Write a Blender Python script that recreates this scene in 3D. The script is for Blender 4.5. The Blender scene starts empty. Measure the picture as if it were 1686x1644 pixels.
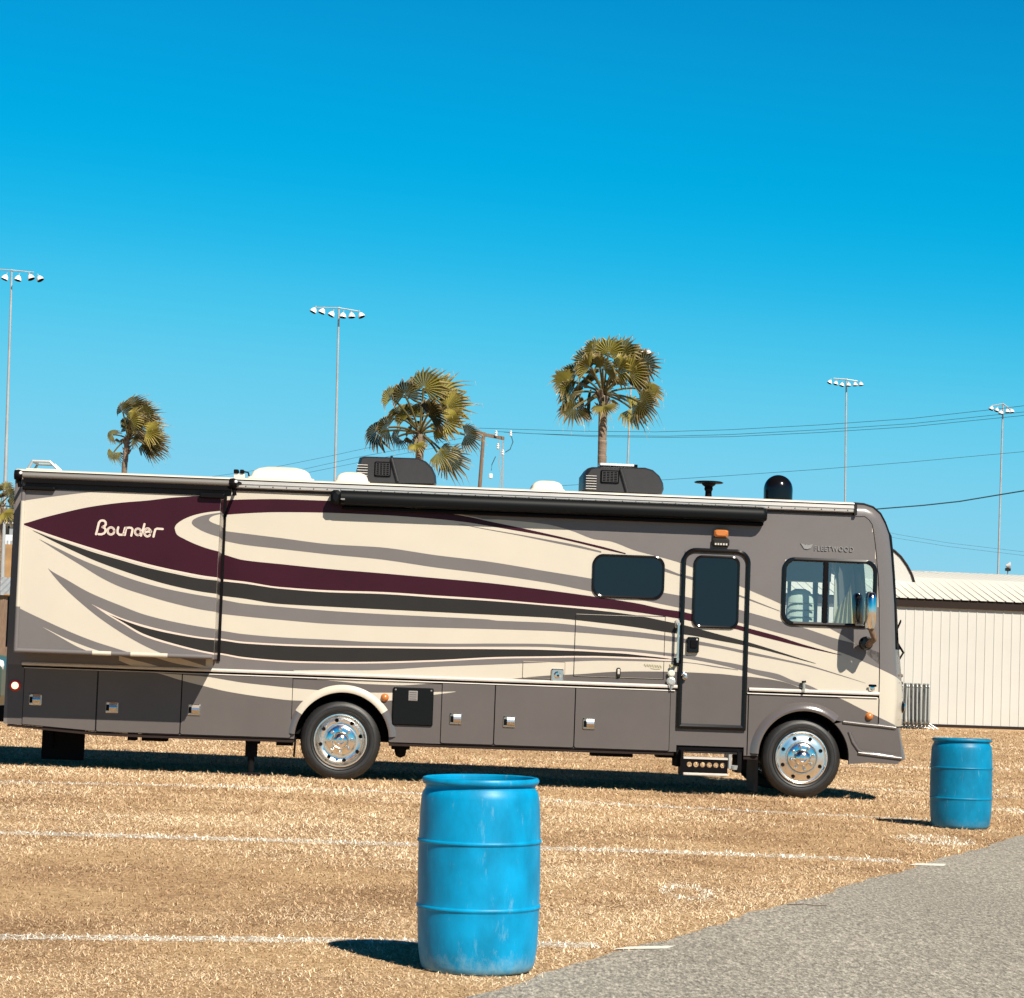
import bpy, math, random
import numpy as np
from mathutils import Vector, Matrix
from mathutils.geometry import tessellate_polygon
random.seed(7); rng = np.random.default_rng(11)
SC = bpy.context.scene
COL = SC.collection
R = math.radians

# ------------------------------------------------------------------ camera
F, CX, CY = 4100.0, 843.0, 822.0            # focal length and centre in photograph pixels (1686 x 1644)
ROLL, PITCH = R(2.06), R(3.753)
EYE = Vector((0, 0, 1.48))
U0 = Vector((0, -math.sin(PITCH), math.cos(PITCH))); FWD = Vector((0, math.cos(PITCH), math.sin(PITCH)))
RT = Vector((math.cos(ROLL), 0, 0)) + U0 * math.sin(ROLL)
UP = Vector((-math.sin(ROLL), 0, 0)) + U0 * math.cos(ROLL)
cam_data = bpy.data.cameras.new('camera'); cam = bpy.data.objects.new('camera', cam_data); COL.objects.link(cam)
cam.matrix_world = Matrix(((RT.x, UP.x, -FWD.x, EYE.x), (RT.y, UP.y, -FWD.y, EYE.y), (RT.z, UP.z, -FWD.z, EYE.z), (0, 0, 0, 1)))
cam_data.sensor_width = 36; cam_data.lens = 36 * F / 1686; cam_data.clip_start = 0.1; cam_data.clip_end = 5000
SC.camera = cam
SC.render.resolution_x = 1024; SC.render.resolution_y = 998

# ------------------------------------------------------------------ light
SUN_DIR = Vector((0.42, -0.70, 0.79)).normalized()       # towards the sun
sd = bpy.data.lights.new('sun', 'SUN'); sun = bpy.data.objects.new('sun', sd); COL.objects.link(sun)
sun.location = (20, -30, 40)
sun.rotation_euler = SUN_DIR.to_track_quat('Z', 'Y').to_euler()
sd.energy = 5.0; sd.angle = R(0.5); sd.color = (1.0, 0.92, 0.78)
W = bpy.data.worlds.new('World'); SC.world = W; W.use_nodes = True
nt = W.node_tree; bg = nt.nodes['Background']
sky = nt.nodes.new('ShaderNodeTexSky'); sky.sky_type = 'NISHITA'; sky.sun_disc = False
sky.sun_elevation = math.asin(SUN_DIR.z); sky.sun_rotation = math.atan2(SUN_DIR.x, SUN_DIR.y)
sky.air_density = 1.0; sky.dust_density = 0.0; sky.ozone_density = 1.0; sky.altitude = 0
# colour grading of the whole sky towards the clear cyan of the photograph (same for view and light)
EXPO = 0.85
sc_ = nt.nodes.new('ShaderNodeVectorMath'); sc_.operation = 'SCALE'; sc_.inputs['Scale'].default_value = 0.05
nt.links.new(sky.outputs[0], sc_.inputs[0])
cv = nt.nodes.new('ShaderNodeRGBCurve'); nt.links.new(sc_.outputs[0], cv.inputs['Color'])
for k, pts in enumerate((((0, 0), (0.117, 0.002), (0.165, 0.005), (0.21, 0.060), (0.26, 0.140), (0.36, 0.235), (0.6, 0.36), (1, 0.5)),
                         ((0, 0), (0.10, 0.03), (0.15, 0.205), (0.185, 0.310), (0.265, 0.474), (0.35, 0.610), (0.44, 0.645), (0.6, 0.66), (1, 0.7)),
                         ((0, 0), (0.16, 0.06), (0.215, 0.36), (0.25, 0.55), (0.28, 0.66), (0.355, 0.815), (0.40, 0.855), (0.5, 0.87), (1, 0.9)))):
    c_ = cv.mapping.curves[k]
    c_.points[0].location = pts[0]; c_.points[-1].location = pts[-1]
    for p in pts[1:-1]: c_.points.new(*p)
cv.mapping.update()
s2 = nt.nodes.new('ShaderNodeVectorMath'); s2.operation = 'SCALE'; s2.inputs['Scale'].default_value = 10.0 / 2**EXPO
nt.links.new(cv.outputs[0], s2.inputs[0]); nt.links.new(s2.outputs[0], bg.inputs[0]); bg.inputs[1].default_value = 0.10
SC.view_settings.view_transform = 'Standard'; SC.view_settings.look = 'None'
SC.view_settings.exposure = EXPO; SC.view_settings.gamma = 1.0; SC.view_settings.use_curve_mapping = False

# ------------------------------------------------------------------ pixel -> world helpers
def ray(px, py): return FWD + RT * ((px - CX) / F) - UP * ((py - CY) / F)
YAW = R(3.5); RVO = Vector((0, 30, 0)); CYW, SYW = math.cos(YAW), math.sin(YAW)
def P(px, py, y=0.0):
    """photo pixel -> (x, z) on the motorhome's own plane local-y = y"""
    d = ray(px, py); nx, ny = -SYW, CYW
    t = (y + nx * RVO.x + ny * RVO.y) / (nx * d.x + ny * d.y)
    X, Y = d.x * t - RVO.x, d.y * t - RVO.y
    return (X * CYW + Y * SYW, EYE.z + d.z * t)
def gz(x, y=0): return -0.0075 * max(-8.0, min(8.0, x + 1.0))
def G(px, py):
    d = ray(px, py); z = 0
    for _ in range(4):
        t = (z - EYE.z) / d.z; z = gz(d.x * t)
    return Vector((d.x * t, d.y * t, z))
def A(px, py, Y):
    """photo pixel -> point at world depth Y"""
    d = ray(px, py); t = Y / d.y
    return Vector((d.x * t, Y, EYE.z + d.z * t))

# ------------------------------------------------------------------ materials
M = {}
def mat(name, col, rough=0.5, metal=0.0, noise=0.0, nscale=8.0, bump=0.0, bscale=60.0, coat=0.0, col2=None, spec=0.5, stretch=None):
    m = bpy.data.materials.new(name); m.use_nodes = True; t = m.node_tree; b = t.nodes['Principled BSDF']
    b.inputs['Base Color'].default_value = (*col, 1); b.inputs['Roughness'].default_value = rough
    b.inputs['Metallic'].default_value = metal; b.inputs['Specular IOR Level'].default_value = spec
    if coat: b.inputs['Coat Weight'].default_value = coat; b.inputs['Coat Roughness'].default_value = 0.08
    tc = t.nodes.new('ShaderNodeTexCoord'); vec = tc.outputs['Object']
    if stretch:
        mp = t.nodes.new('ShaderNodeMapping'); mp.inputs['Scale'].default_value = stretch
        t.links.new(vec, mp.inputs[0]); vec = mp.outputs[0]
    if noise or col2:
        n = t.nodes.new('ShaderNodeTexNoise'); n.inputs['Scale'].default_value = nscale; n.inputs['Detail'].default_value = 6
        n.inputs['Roughness'].default_value = 0.65; t.links.new(vec, n.inputs['Vector'])
        r = t.nodes.new('ShaderNodeValToRGB'); r.color_ramp.elements[0].position = 0.35; r.color_ramp.elements[1].position = 0.68
        c2 = col2 or tuple(min(1, c * (1 + noise)) for c in col)
        c1 = col if col2 else tuple(c * (1 - noise) for c in col)
        r.color_ramp.elements[0].color = (*c1, 1); r.color_ramp.elements[1].color = (*c2, 1)
        t.links.new(n.outputs[0], r.inputs[0]); t.links.new(r.outputs[0], b.inputs['Base Color'])
    if bump:
        n = t.nodes.new('ShaderNodeTexNoise'); n.inputs['Scale'].default_value = bscale; n.inputs['Detail'].default_value = 4
        t.links.new(vec, n.inputs['Vector'])
        bp = t.nodes.new('ShaderNodeBump'); bp.inputs['Strength'].default_value = bump; bp.inputs['Distance'].default_value = 0.01
        t.links.new(n.outputs[0], bp.inputs['Height']); t.links.new(bp.outputs[0], b.inputs['Normal'])
    M[name] = m; return m
mat('cream', (0.440, 0.396, 0.330), 0.38, noise=0.025, nscale=1.2, bump=0.02, bscale=3, spec=0.3)
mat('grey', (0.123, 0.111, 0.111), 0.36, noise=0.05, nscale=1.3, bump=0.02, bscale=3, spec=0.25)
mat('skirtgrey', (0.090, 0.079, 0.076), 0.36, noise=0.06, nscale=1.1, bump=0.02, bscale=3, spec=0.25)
mat('greygloss', (0.090, 0.079, 0.077), 0.16, spec=0.6, coat=0.5)
mat('midgrey', (0.13, 0.12, 0.11), 0.5)
mat('dark', (0.01976, 0.01824, 0.01748), 0.36, noise=0.08, nscale=1.3, spec=0.15)
mat('maroon', (0.0285, 0.0052, 0.0115), 0.36, noise=0.10, nscale=1.3, spec=0.15)
mat('pin', (0.5168, 0.4256, 0.3648), 0.4)
mat('white', (0.532, 0.494, 0.418), 0.45, noise=0.03, nscale=3)
mat('alu', (0.40, 0.375, 0.35), 0.38, metal=0.35, noise=0.06, nscale=3, stretch=(1, 8, 8))
mat('aluflat', (0.456, 0.418, 0.38), 0.5, noise=0.08, nscale=6)
mat('black', (0.00304, 0.00228, 0.00304), 0.55, spec=0.08)
mat('blackgloss', (0.0038, 0.0038, 0.00456), 0.15, spec=0.3)
mat('awningblack', (0.00304, 0.0038, 0.00456), 0.5, spec=0.12)
mat('rubber', (0.01064, 0.00988, 0.00988), 0.50, noise=0.25, nscale=14, bump=0.15, bscale=90)
mat('chassis', (0.00532, 0.00532, 0.00608), 0.8, noise=0.4, nscale=6, spec=0.1)
mat('acplastic', (0.018, 0.0155, 0.0155), 0.45, noise=0.12, nscale=9)
mat('latchmetal', (0.50, 0.47, 0.44), 0.24, metal=1.0)
mat('chrome', (0.80, 0.77, 0.73), 0.15, metal=1.0)
mat('polished', (0.80, 0.76, 0.71), 0.27, metal=1.0, noise=0.04, nscale=20)
mat('amber', (0.40, 0.13, 0.03), 0.3)
mat('red', (0.45, 0.02, 0.015), 0.25)
mat('galv', (0.3344, 0.3496, 0.3572), 0.45, metal=0.3, noise=0.12, nscale=2)
mat('lampwhite', (0.608, 0.608, 0.608), 0.35)
mat('wood', (0.152, 0.0988, 0.0646), 0.85, noise=0.3, nscale=6, stretch=(6, 6, 0.6))
mat('wire', (0.0228, 0.076, 0.1064), 0.6)
mat('seat', (0.4712, 0.4864, 0.4256), 0.8, noise=0.08, nscale=5)
mat('curtain', (0.38, 0.3344, 0.2052), 0.85, noise=0.1, nscale=12)
mat('interior', (0.0988, 0.114, 0.114), 0.8)
mat('shed', (0.42, 0.405, 0.372), 0.5, noise=0.03, nscale=0.6)
mat('shedroof', (0.52, 0.50, 0.45), 0.5, noise=0.04, nscale=0.5)
mat('brown', (0.022, 0.015, 0.013), 0.7, spec=0.08)
mat('trunk', (0.1672, 0.1216, 0.0874), 0.9, noise=0.35, nscale=5, bump=0.6, bscale=14, stretch=(1, 1, 4))
mat('berm', (0.228, 0.1292, 0.0532), 0.9, noise=0.25, nscale=0.5)
mat('vanpaint', (0.038, 0.0684, 0.0532), 0.3)
mat('weld', (0.36, 0.37, 0.36), 0.4, metal=0.3)
mat('badge', (0.3192, 0.2888, 0.2736), 0.3, metal=0.5)
mat('olive', (0.3192, 0.304, 0.1368), 0.6)
def emissive(name, col, s):
    m = mat(name, col, 0.3); b = m.node_tree.nodes['Principled BSDF']
    b.inputs['Emission Color'].default_value = (*col, 1); b.inputs['Emission Strength'].default_value = s
emissive('redlamp', (1.0, 0.45, 0.28), 1.6)
def glass(name, tint, refl, dark=None, rough=0.03):
    m = bpy.data.materials.new(name); m.use_nodes = True; t = m.node_tree
    for n in list(t.nodes):
        if n.type != 'OUTPUT_MATERIAL': t.nodes.remove(n)
    out = t.nodes['Material Output']; gl = t.nodes.new('ShaderNodeBsdfGlossy'); gl.inputs['Roughness'].default_value = rough
    gl.inputs['Color'].default_value = (1, 1, 1, 1)
    if dark: base = t.nodes.new('ShaderNodeBsdfDiffuse'); base.inputs['Color'].default_value = (*dark, 1)
    else: base = t.nodes.new('ShaderNodeBsdfTransparent'); base.inputs['Color'].default_value = (*tint, 1)
    lw = t.nodes.new('ShaderNodeValue'); lw.outputs[0].default_value = refl
    mx = t.nodes.new('ShaderNodeMixShader'); t.links.new(lw.outputs[0], mx.inputs[0])
    t.links.new(base.outputs[0], mx.inputs[1]); t.links.new(gl.outputs[0], mx.inputs[2]); t.links.new(mx.outputs[0], out.inputs[0])
    M[name] = m
glass('tintglass', None, 0.050, dark=(0.001, 0.002, 0.003))
glass('clearglass', (0.80, 0.90, 0.88), 0.17)

# ------------------------------------------------------------------ mesh builder
class MB:
    def __init__(s): s.v = []; s.f = []; s.m = []; s.slots = []
    def mi(s, name):
        if name not in s.slots: s.slots.append(name)
        return s.slots.index(name)
    def add(s, vs, fs, m):
        o = len(s.v); k = s.mi(m); s.v += [tuple(v) for v in vs]
        for f in fs: s.f.append(tuple(i + o for i in f)); s.m.append(k)
    def box(s, x0, x1, y0, y1, z0, z1, m):
        s.add([(x0,y0,z0),(x1,y0,z0),(x1,y1,z0),(x0,y1,z0),(x0,y0,z1),(x1,y0,z1),(x1,y1,z1),(x0,y1,z1)],
              [(0,3,2,1),(4,5,6,7),(0,1,5,4),(1,2,6,5),(2,3,7,6),(3,0,4,7)], m)
    def cbox(s, x0, x1, y0, y1, z0, z1, m, c=0.01):
        """box with chamfered front (low-y) edges and rounded corners seen from the front"""
        L = [(y1, 0), (y0 + c, 0), (y0, c)]; vs = []; fs = []
        def loop(i): return [(x0+i+c, z0+i), (x1-i-c, z0+i), (x1-i, z0+i+c), (x1-i, z1-i-c), (x1-i-c, z1-i), (x0+i+c, z1-i), (x0+i, z1-i-c), (x0+i, z0+i+c)]
        for y, i in L: vs += [(x, y, z) for x, z in loop(i)]
        for k in range(2):
            for j in range(8): a = k*8+j; b = k*8+(j+1) % 8; fs.append((a, b, b+8, a+8))
        fs.append(tuple(range(16, 24))); fs.append(tuple(range(7, -1, -1)))
        s.add(vs, fs, m)
    def tube(s, pts, r, m, n=8, r2=None):
        pts = [Vector(p) for p in pts]; vs = []; fs = []; N = len(pts)
        for i, p in enumerate(pts):
            d = (pts[min(i+1, N-1)] - pts[max(i-1, 0)]).normalized()
            a = d.orthogonal().normalized() if abs(d.z) > 0.99 else d.cross(Vector((0, 0, 1))).normalized()
            b = d.cross(a); rr = r if r2 is None else r + (r2 - r) * i / max(1, N-1)
            for k in range(n):
                w = 2 * math.pi * k / n; vs.append(p + a * (math.cos(w) * rr) + b * (math.sin(w) * rr))
        for i in range(N-1):
            for k in range(n): fs.append((i*n+k, i*n+(k+1) % n, (i+1)*n+(k+1) % n, (i+1)*n+k))
        fs.append(tuple(range(n-1, -1, -1))); fs.append(tuple(range((N-1)*n, N*n)))
        s.add(vs, fs, m)
    def lathe(s, prof, m, c=(0, 0, 0), axis='z', n=40, mats=None):
        """prof: list of (radius, height along axis)"""
        vs = []; fs = []
        for r, h in prof:
            for k in range(n):
                w = 2 * math.pi * k / n; a, b = r * math.cos(w), r * math.sin(w)
                vs.append((c[0]+a, c[1]+b, c[2]+h) if axis == 'z' else (c[0]+a, c[1]+h, c[2]+b) if axis == 'y' else (c[0]+h, c[1]+a, c[2]+b))
        for i in range(len(prof)-1):
            seg = [(i*n+k, i*n+(k+1) % n, (i+1)*n+(k+1) % n, (i+1)*n+k) for k in range(n)]
            if mats:
                s.add([], [], mats[i]); o = len(s.v); fs.append((i, seg))
            else: fs += seg
        if mats:
            o = len(s.v); s.v += [tuple(v) for v in vs]
            for i, seg in fs:
                k = s.mi(mats[i])
                for f in seg: s.f.append(tuple(q + o for q in f)); s.m.append(k)
        else: s.add(vs, fs, m)
    def poly(s, outer, m, y=0.0, holes=(), back=None):
        """flat polygon(s) in the xz plane at depth y"""
        loops = [[Vector((x, z, 0)) for x, z in outer]] + [[Vector((x, z, 0)) for x, z in h] for h in holes]
        tris = tessellate_polygon(loops); flat = [p for l in loops for p in l]
        vs = [(p.x, y, p.y) for p in flat]; fs = []
        for a, b, c in tris:
            A_, B_, C_ = flat[a], flat[b], flat[c]
            if (B_ - A_).cross(C_ - A_).z < 0: b, c = c, b
            fs.append((a, b, c))
        s.add(vs, fs, m)
        if back is not None:
            n0 = 0
            for l in loops:
                k = len(l); q = [(p.x, y, p.y) for p in l] + [(p.x, back, p.y) for p in l]
                s.add(q, [(i, (i+1) % k, (i+1) % k + k, i + k) for i in range(k)], m)
    def ring(s, outer, inner, m, y0, y1):
        """frame: outer/inner closed loops with equal counts, front at y0, back at y1"""
        k = len(outer); mid = [((a[0]+b[0])/2, (a[1]+b[1])/2) for a, b in zip(outer, inner)]
        q = [(x, y1, z) for x, z in outer] + [(x, y0+0.3*(y1-y0), z) for x, z in outer] + [(x, y0, z) for x, z in mid] + [(x, y0+0.3*(y1-y0), z) for x, z in inner] + [(x, y1, z) for x, z in inner]
        s.add(q, [(r*k+i, r*k+(i+1) % k, (r+1)*k+(i+1) % k, (r+1)*k+i) for r in range(4) for i in range(k)], m)
    def build(s, name, parent=None, smooth=False, bevel=0, loc=None):
        me = bpy.data.meshes.new(name); me.from_pydata(s.v, [], s.f)
        for k in s.slots: me.materials.append(M[k])
        me.polygons.foreach_set('material_index', s.m)
        me.validate(); me.update()
        if smooth:
            me.polygons.foreach_set('use_smooth', [True] * len(me.polygons))
            try: me.set_sharp_from_angle(angle=R(40))
            except Exception: pass
        o = bpy.data.objects.new(name, me); COL.objects.link(o)
        if parent: o.parent = parent
        if loc is not None: o.location = loc
        if bevel:
            b = o.modifiers.new('bevel', 'BEVEL'); b.width = bevel; b.segments = 2; b.limit_method = 'ANGLE'
        return o
def empty(name, loc=(0, 0, 0), rz=0.0):
    o = bpy.data.objects.new(name, None); COL.objects.link(o); o.location = loc; o.rotation_euler = (0, 0, rz); o.empty_display_size = 0.2
    return o
def tag(o, label=None, cat=None, group=None, kind=None):
    if label: o['label'] = label
    if cat: o['category'] = cat
    if group: o['group'] = group
    if kind: o['kind'] = kind
    return o
def copy_tree(o, parent=None):
    c = o.copy(); COL.objects.link(c)
    if parent: c.parent = parent
    for ch in [q for q in bpy.data.objects if q.parent == o]: copy_tree(ch, c)
    return c
def rrect(x0, x1, z0, z1, r, n=6):
    """rounded rectangle, counter-clockwise; r may be (bl, br, tr, tl)"""
    rr = r if isinstance(r, tuple) else (r,) * 4; out = []
    for (cx, cz, a0, q) in ((x0, z0, 180, rr[0]), (x1, z0, 270, rr[1]), (x1, z1, 0, rr[2]), (x0, z1, 90, rr[3])):
        sx = 1 if cx == x0 else -1; sz = 1 if cz == z0 else -1
        for k in range(n+1):
            a = R(a0 + 90 * k / n); out.append((cx + sx*q + q*math.cos(a), cz + sz*q + q*math.sin(a)))
    return out
def pchip(xs, ys, xq):
    xs = np.array(xs, float); ys = np.array(ys, float); o = np.argsort(xs); xs, ys = xs[o], ys[o]
    h = np.diff(xs); d = np.diff(ys) / h; n = len(xs)
    if n == 2: return np.interp(xq, xs, ys)
    m = np.zeros(n); m[0], m[-1] = d[0], d[-1]
    for i in range(1, n-1):
        w1, w2 = 2*h[i] + h[i-1], h[i] + 2*h[i-1]
        m[i] = 0 if d[i-1]*d[i] <= 0 else (w1 + w2) / (w1/d[i-1] + w2/d[i])
    k = np.clip(np.searchsorted(xs, xq) - 1, 0, n-2); t = np.clip((xq - xs[k]) / h[k], 0, 1)
    return ((2*t**3-3*t**2+1)*ys[k] + (t**3-2*t**2+t)*h[k]*m[k] + (-2*t**3+3*t**2)*ys[k+1] + (t**3-t**2)*h[k]*m[k+1])

# ------------------------------------------------------------------ ground, asphalt, painted lines
def nodes_mat(name):
    m = bpy.data.materials.new(name); m.use_nodes = True; M[name] = m
    return m, m.node_tree, m.node_tree.nodes['Principled BSDF']
def noise(t, vec, sc, det=5, ro=0.6):
    n = t.nodes.new('ShaderNodeTexNoise'); n.inputs['Scale'].default_value = sc; n.inputs['Detail'].default_value = det
    n.inputs['Roughness'].default_value = ro; t.links.new(vec, n.inputs['Vector']); return n.outputs[0]
def ramp(t, fac, stops):
    r = t.nodes.new('ShaderNodeValToRGB'); e = r.color_ramp.elements
    while len(e) < len(stops): e.new(0.5)
    for q, (p, c) in zip(e, stops): q.position = p; q.color = (*c, 1)
    t.links.new(fac, r.inputs[0]); return r.outputs[0]
def mixc(t, fac, a, b, mode='MIX'):
    m = t.nodes.new('ShaderNodeMix'); m.data_type = 'RGBA'; m.blend_type = mode
    if hasattr(fac, 'links'): t.links.new(fac, m.inputs[0])
    else: m.inputs[0].default_value = fac
    t.links.new(a, m.inputs[6]); t.links.new(b, m.inputs[7]); return m.outputs[2]
m, t, b = nodes_mat('drygrass'); v = t.nodes.new('ShaderNodeTexCoord').outputs['Object']
c1 = ramp(t, noise(t, v, 14, 10, 0.85), [(0.36, (0.27, 0.16, 0.08)), (0.5, (0.42, 0.28, 0.155)), (0.62, (0.60, 0.43, 0.26))])
c2 = ramp(t, noise(t, v, 0.55, 6, 0.6), [(0.36, (0.60, 0.54, 0.50)), (0.50, (0.86, 0.82, 0.78)), (0.62, (1.0, 1.0, 0.95))])
t.links.new(mixc(t, 1.0, c1, c2, 'MULTIPLY'), b.inputs['Base Color']); b.inputs['Roughness'].default_value = 0.95; b.inputs['Specular IOR Level'].default_value = 0.1
bp = t.nodes.new('ShaderNodeBump'); bp.inputs['Strength'].default_value = 0.8; bp.inputs['Distance'].default_value = 0.02
t.links.new(noise(t, v, 40, 8, 0.8), bp.inputs['Height']); t.links.new(bp.outputs[0], b.inputs['Normal'])
m, t, b = nodes_mat('asphalt'); mp_ = t.nodes.new('ShaderNodeMapping'); mp_.inputs['Scale'].default_value = (1, 0.28, 1); t.links.new(t.nodes.new('ShaderNodeTexCoord').outputs['Object'], mp_.inputs[0]); v = mp_.outputs[0]
vo = t.nodes.new('ShaderNodeTexVoronoi'); vo.inputs['Scale'].default_value = 75; t.links.new(v, vo.inputs['Vector'])
c1 = ramp(t, noise(t, v, 48, 8, 0.88), [(0.38, (0.0912, 0.0798, 0.0684)), (0.50, (0.2508, 0.2318, 0.1991)), (0.61, (0.5016, 0.4636, 0.4028))])
c3 = ramp(t, vo.outputs['Color'], [(0.1, (0.72, 0.70, 0.68)), (0.9, (1.15, 1.13, 1.08))])
c2 = ramp(t, noise(t, v, 0.8, 4, 0.5), [(0.3, (0.86, 0.86, 0.86)), (0.7, (1, 1, 1))])
t.links.new(mixc(t, 1.0, mixc(t, 1.0, c1, c3, 'MULTIPLY'), c2, 'MULTIPLY'), b.inputs['Base Color']); b.inputs['Roughness'].default_value = 0.9
bp = t.nodes.new('ShaderNodeBump'); bp.inputs['Strength'].default_value = 0.6; bp.inputs['Distance'].default_value = 0.006
t.links.new(vo.outputs['Distance'], bp.inputs['Height']); t.links.new(bp.outputs[0], b.inputs['Normal'])
m, t, b = nodes_mat('linepaint'); v = t.nodes.new('ShaderNodeTexCoord').outputs['Object']; b.inputs['Base Color'].default_value = (0.62, 0.59, 0.52, 1); b.inputs['Roughness'].default_value = 0.9
out = t.nodes['Material Output']; tr = t.nodes.new('ShaderNodeBsdfTransparent'); mx = t.nodes.new('ShaderNodeMixShader')
al = t.nodes.new('ShaderNodeMapRange'); al.inputs[1].default_value = 0.48; al.inputs[2].default_value = 0.62; t.links.new(noise(t, v, 22, 6, 0.8), al.inputs[0])
t.links.new(al.outputs[0], mx.inputs[0]); t.links.new(tr.outputs[0], mx.inputs[1]); t.links.new(b.outputs[0], mx.inputs[2]); t.links.new(mx.outputs[0], out.inputs[0])
mat('roadpaint', (0.608, 0.5852, 0.5168), 0.7, noise=0.12, nscale=30)

g = MB(); xs = [-1500, -400, -120, -40, -9, -5, -1, 3, 7, 15, 40, 120, 400, 1500]; ys = [-60, 0, 8, 16, 24, 34, 50, 80, 150, 400, 2500]
g.add([(x, y, gz(x)) for y in ys for x in xs], [(j*14+i, j*14+i+1, (j+1)*14+i+1, (j+1)*14+i) for j in range(len(ys)-1) for i in range(13)], 'drygrass')
tag(g.build('ground', smooth=True), kind='structure')

e0, e1 = G(900, 1604), G(1686, 1375.6); ed = (e1 - e0).normalized(); en = Vector((ed.y, -ed.x, 0))
EDGE = []                                     # slightly wandering edge of the asphalt
for k in range(-60, 400):
    s_ = k * 0.12; w = 0.02*math.sin(s_*2.1) + 0.012*math.sin(s_*5.3+1) + 0.01*math.sin(s_*11.7+2) + random.uniform(-0.012, 0.012)
    p = e0 + ed * s_ - en * w; EDGE.append(p)
g = MB(); vs = []
for p in EDGE:
    q = p + en * 9
    vs += [(p.x, p.y, gz(p.x) + 0.004), (q.x, q.y, gz(p.x) + 0.004)]
g.add(vs, [(2*i, 2*i+1, 2*i+3, 2*i+2) for i in range(len(EDGE)-1)], 'asphalt')
tag(g.build('asphalt_road'), kind='structure')
LINES = [  # painted field lines: photo points, half width in metres, strength
    ([(-60, 1286.5), (0, 1288.5), (300, 1294), (600, 1303), (1040, 1326.6), (1534, 1351)], 0.17, 0.5),
    ([(-80, 1370), (0, 1372), (300, 1380), (600, 1389), (1007, 1401), (1226, 1408), (1483, 1419)], 0.18, 0.68),
    ([(-80, 1542), (0, 1544), (200, 1545.5), (535, 1549), (700, 1552), (890, 1556), (985, 1558)], 0.11, 0.97),
    ([(1375, 1297.7), (1532, 1306), (1800, 1319)], 0.13, 0.45),
    ([(1386, 1262), (1637, 1267), (1800, 1272)], 0.13, 0.35)]
LSEG = []
for n_, (pts, hw, st) in enumerate(LINES):
    W_ = [G(*p) for p in pts]; g = MB(); vs = []; fine = []
    for a, c in zip(W_, W_[1:]):
        for k in range(12): fine.append(a.lerp(c, k/12))
    fine.append(W_[-1])
    for p in fine: w = hw * (1 + 0.15*random.uniform(-1, 1)); vs += [(p.x, p.y-w, gz(p.x)+0.004), (p.x, p.y+w, gz(p.x)+0.004)]
    g.add(vs, [(2*i, 2*i+2, 2*i+3, 2*i+1) for i in range(len(fine)-1)], 'linepaint')
    tag(g.build('grass_line'), kind='structure')
    LSEG.append((np.array([p.x for p in fine]), np.array([p.y for p in fine]), hw, st))
for (a, c) in (((1021, 1563.5), (1106, 1562)), ((1503, 1424.5), (1556, 1426))):
    p, q = G(*a), G(*c); g = MB()
    hw_ = 0.006*p.y
    g.add([(p.x-0.05, p.y-hw_, gz(p.x)+0.008), (q.x-0.03, q.y-hw_, gz(q.x)+0.008), (q.x+0.03, q.y+hw_, gz(q.x)+0.008), (p.x+0.05, p.y+hw_, gz(p.x)+0.008)], [(0, 1, 2, 3)], 'roadpaint')
    tag(g.build('road_line'), kind='structure')

g = MB(); pts = [G(1296, 1491.5), G(1325, 1490.5), G(1340, 1493), G(1362, 1492.5)]; vs = []
for p in pts: vs += [(p.x, p.y-0.02, gz(p.x)+0.0075), (p.x, p.y+0.02, gz(p.x)+0.0075)]
g.add(vs, [(0, 2, 3, 1), (2, 4, 5, 3), (4, 6, 7, 5)], 'wood'); tag(g.build('road_crack'), kind='structure')
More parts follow.
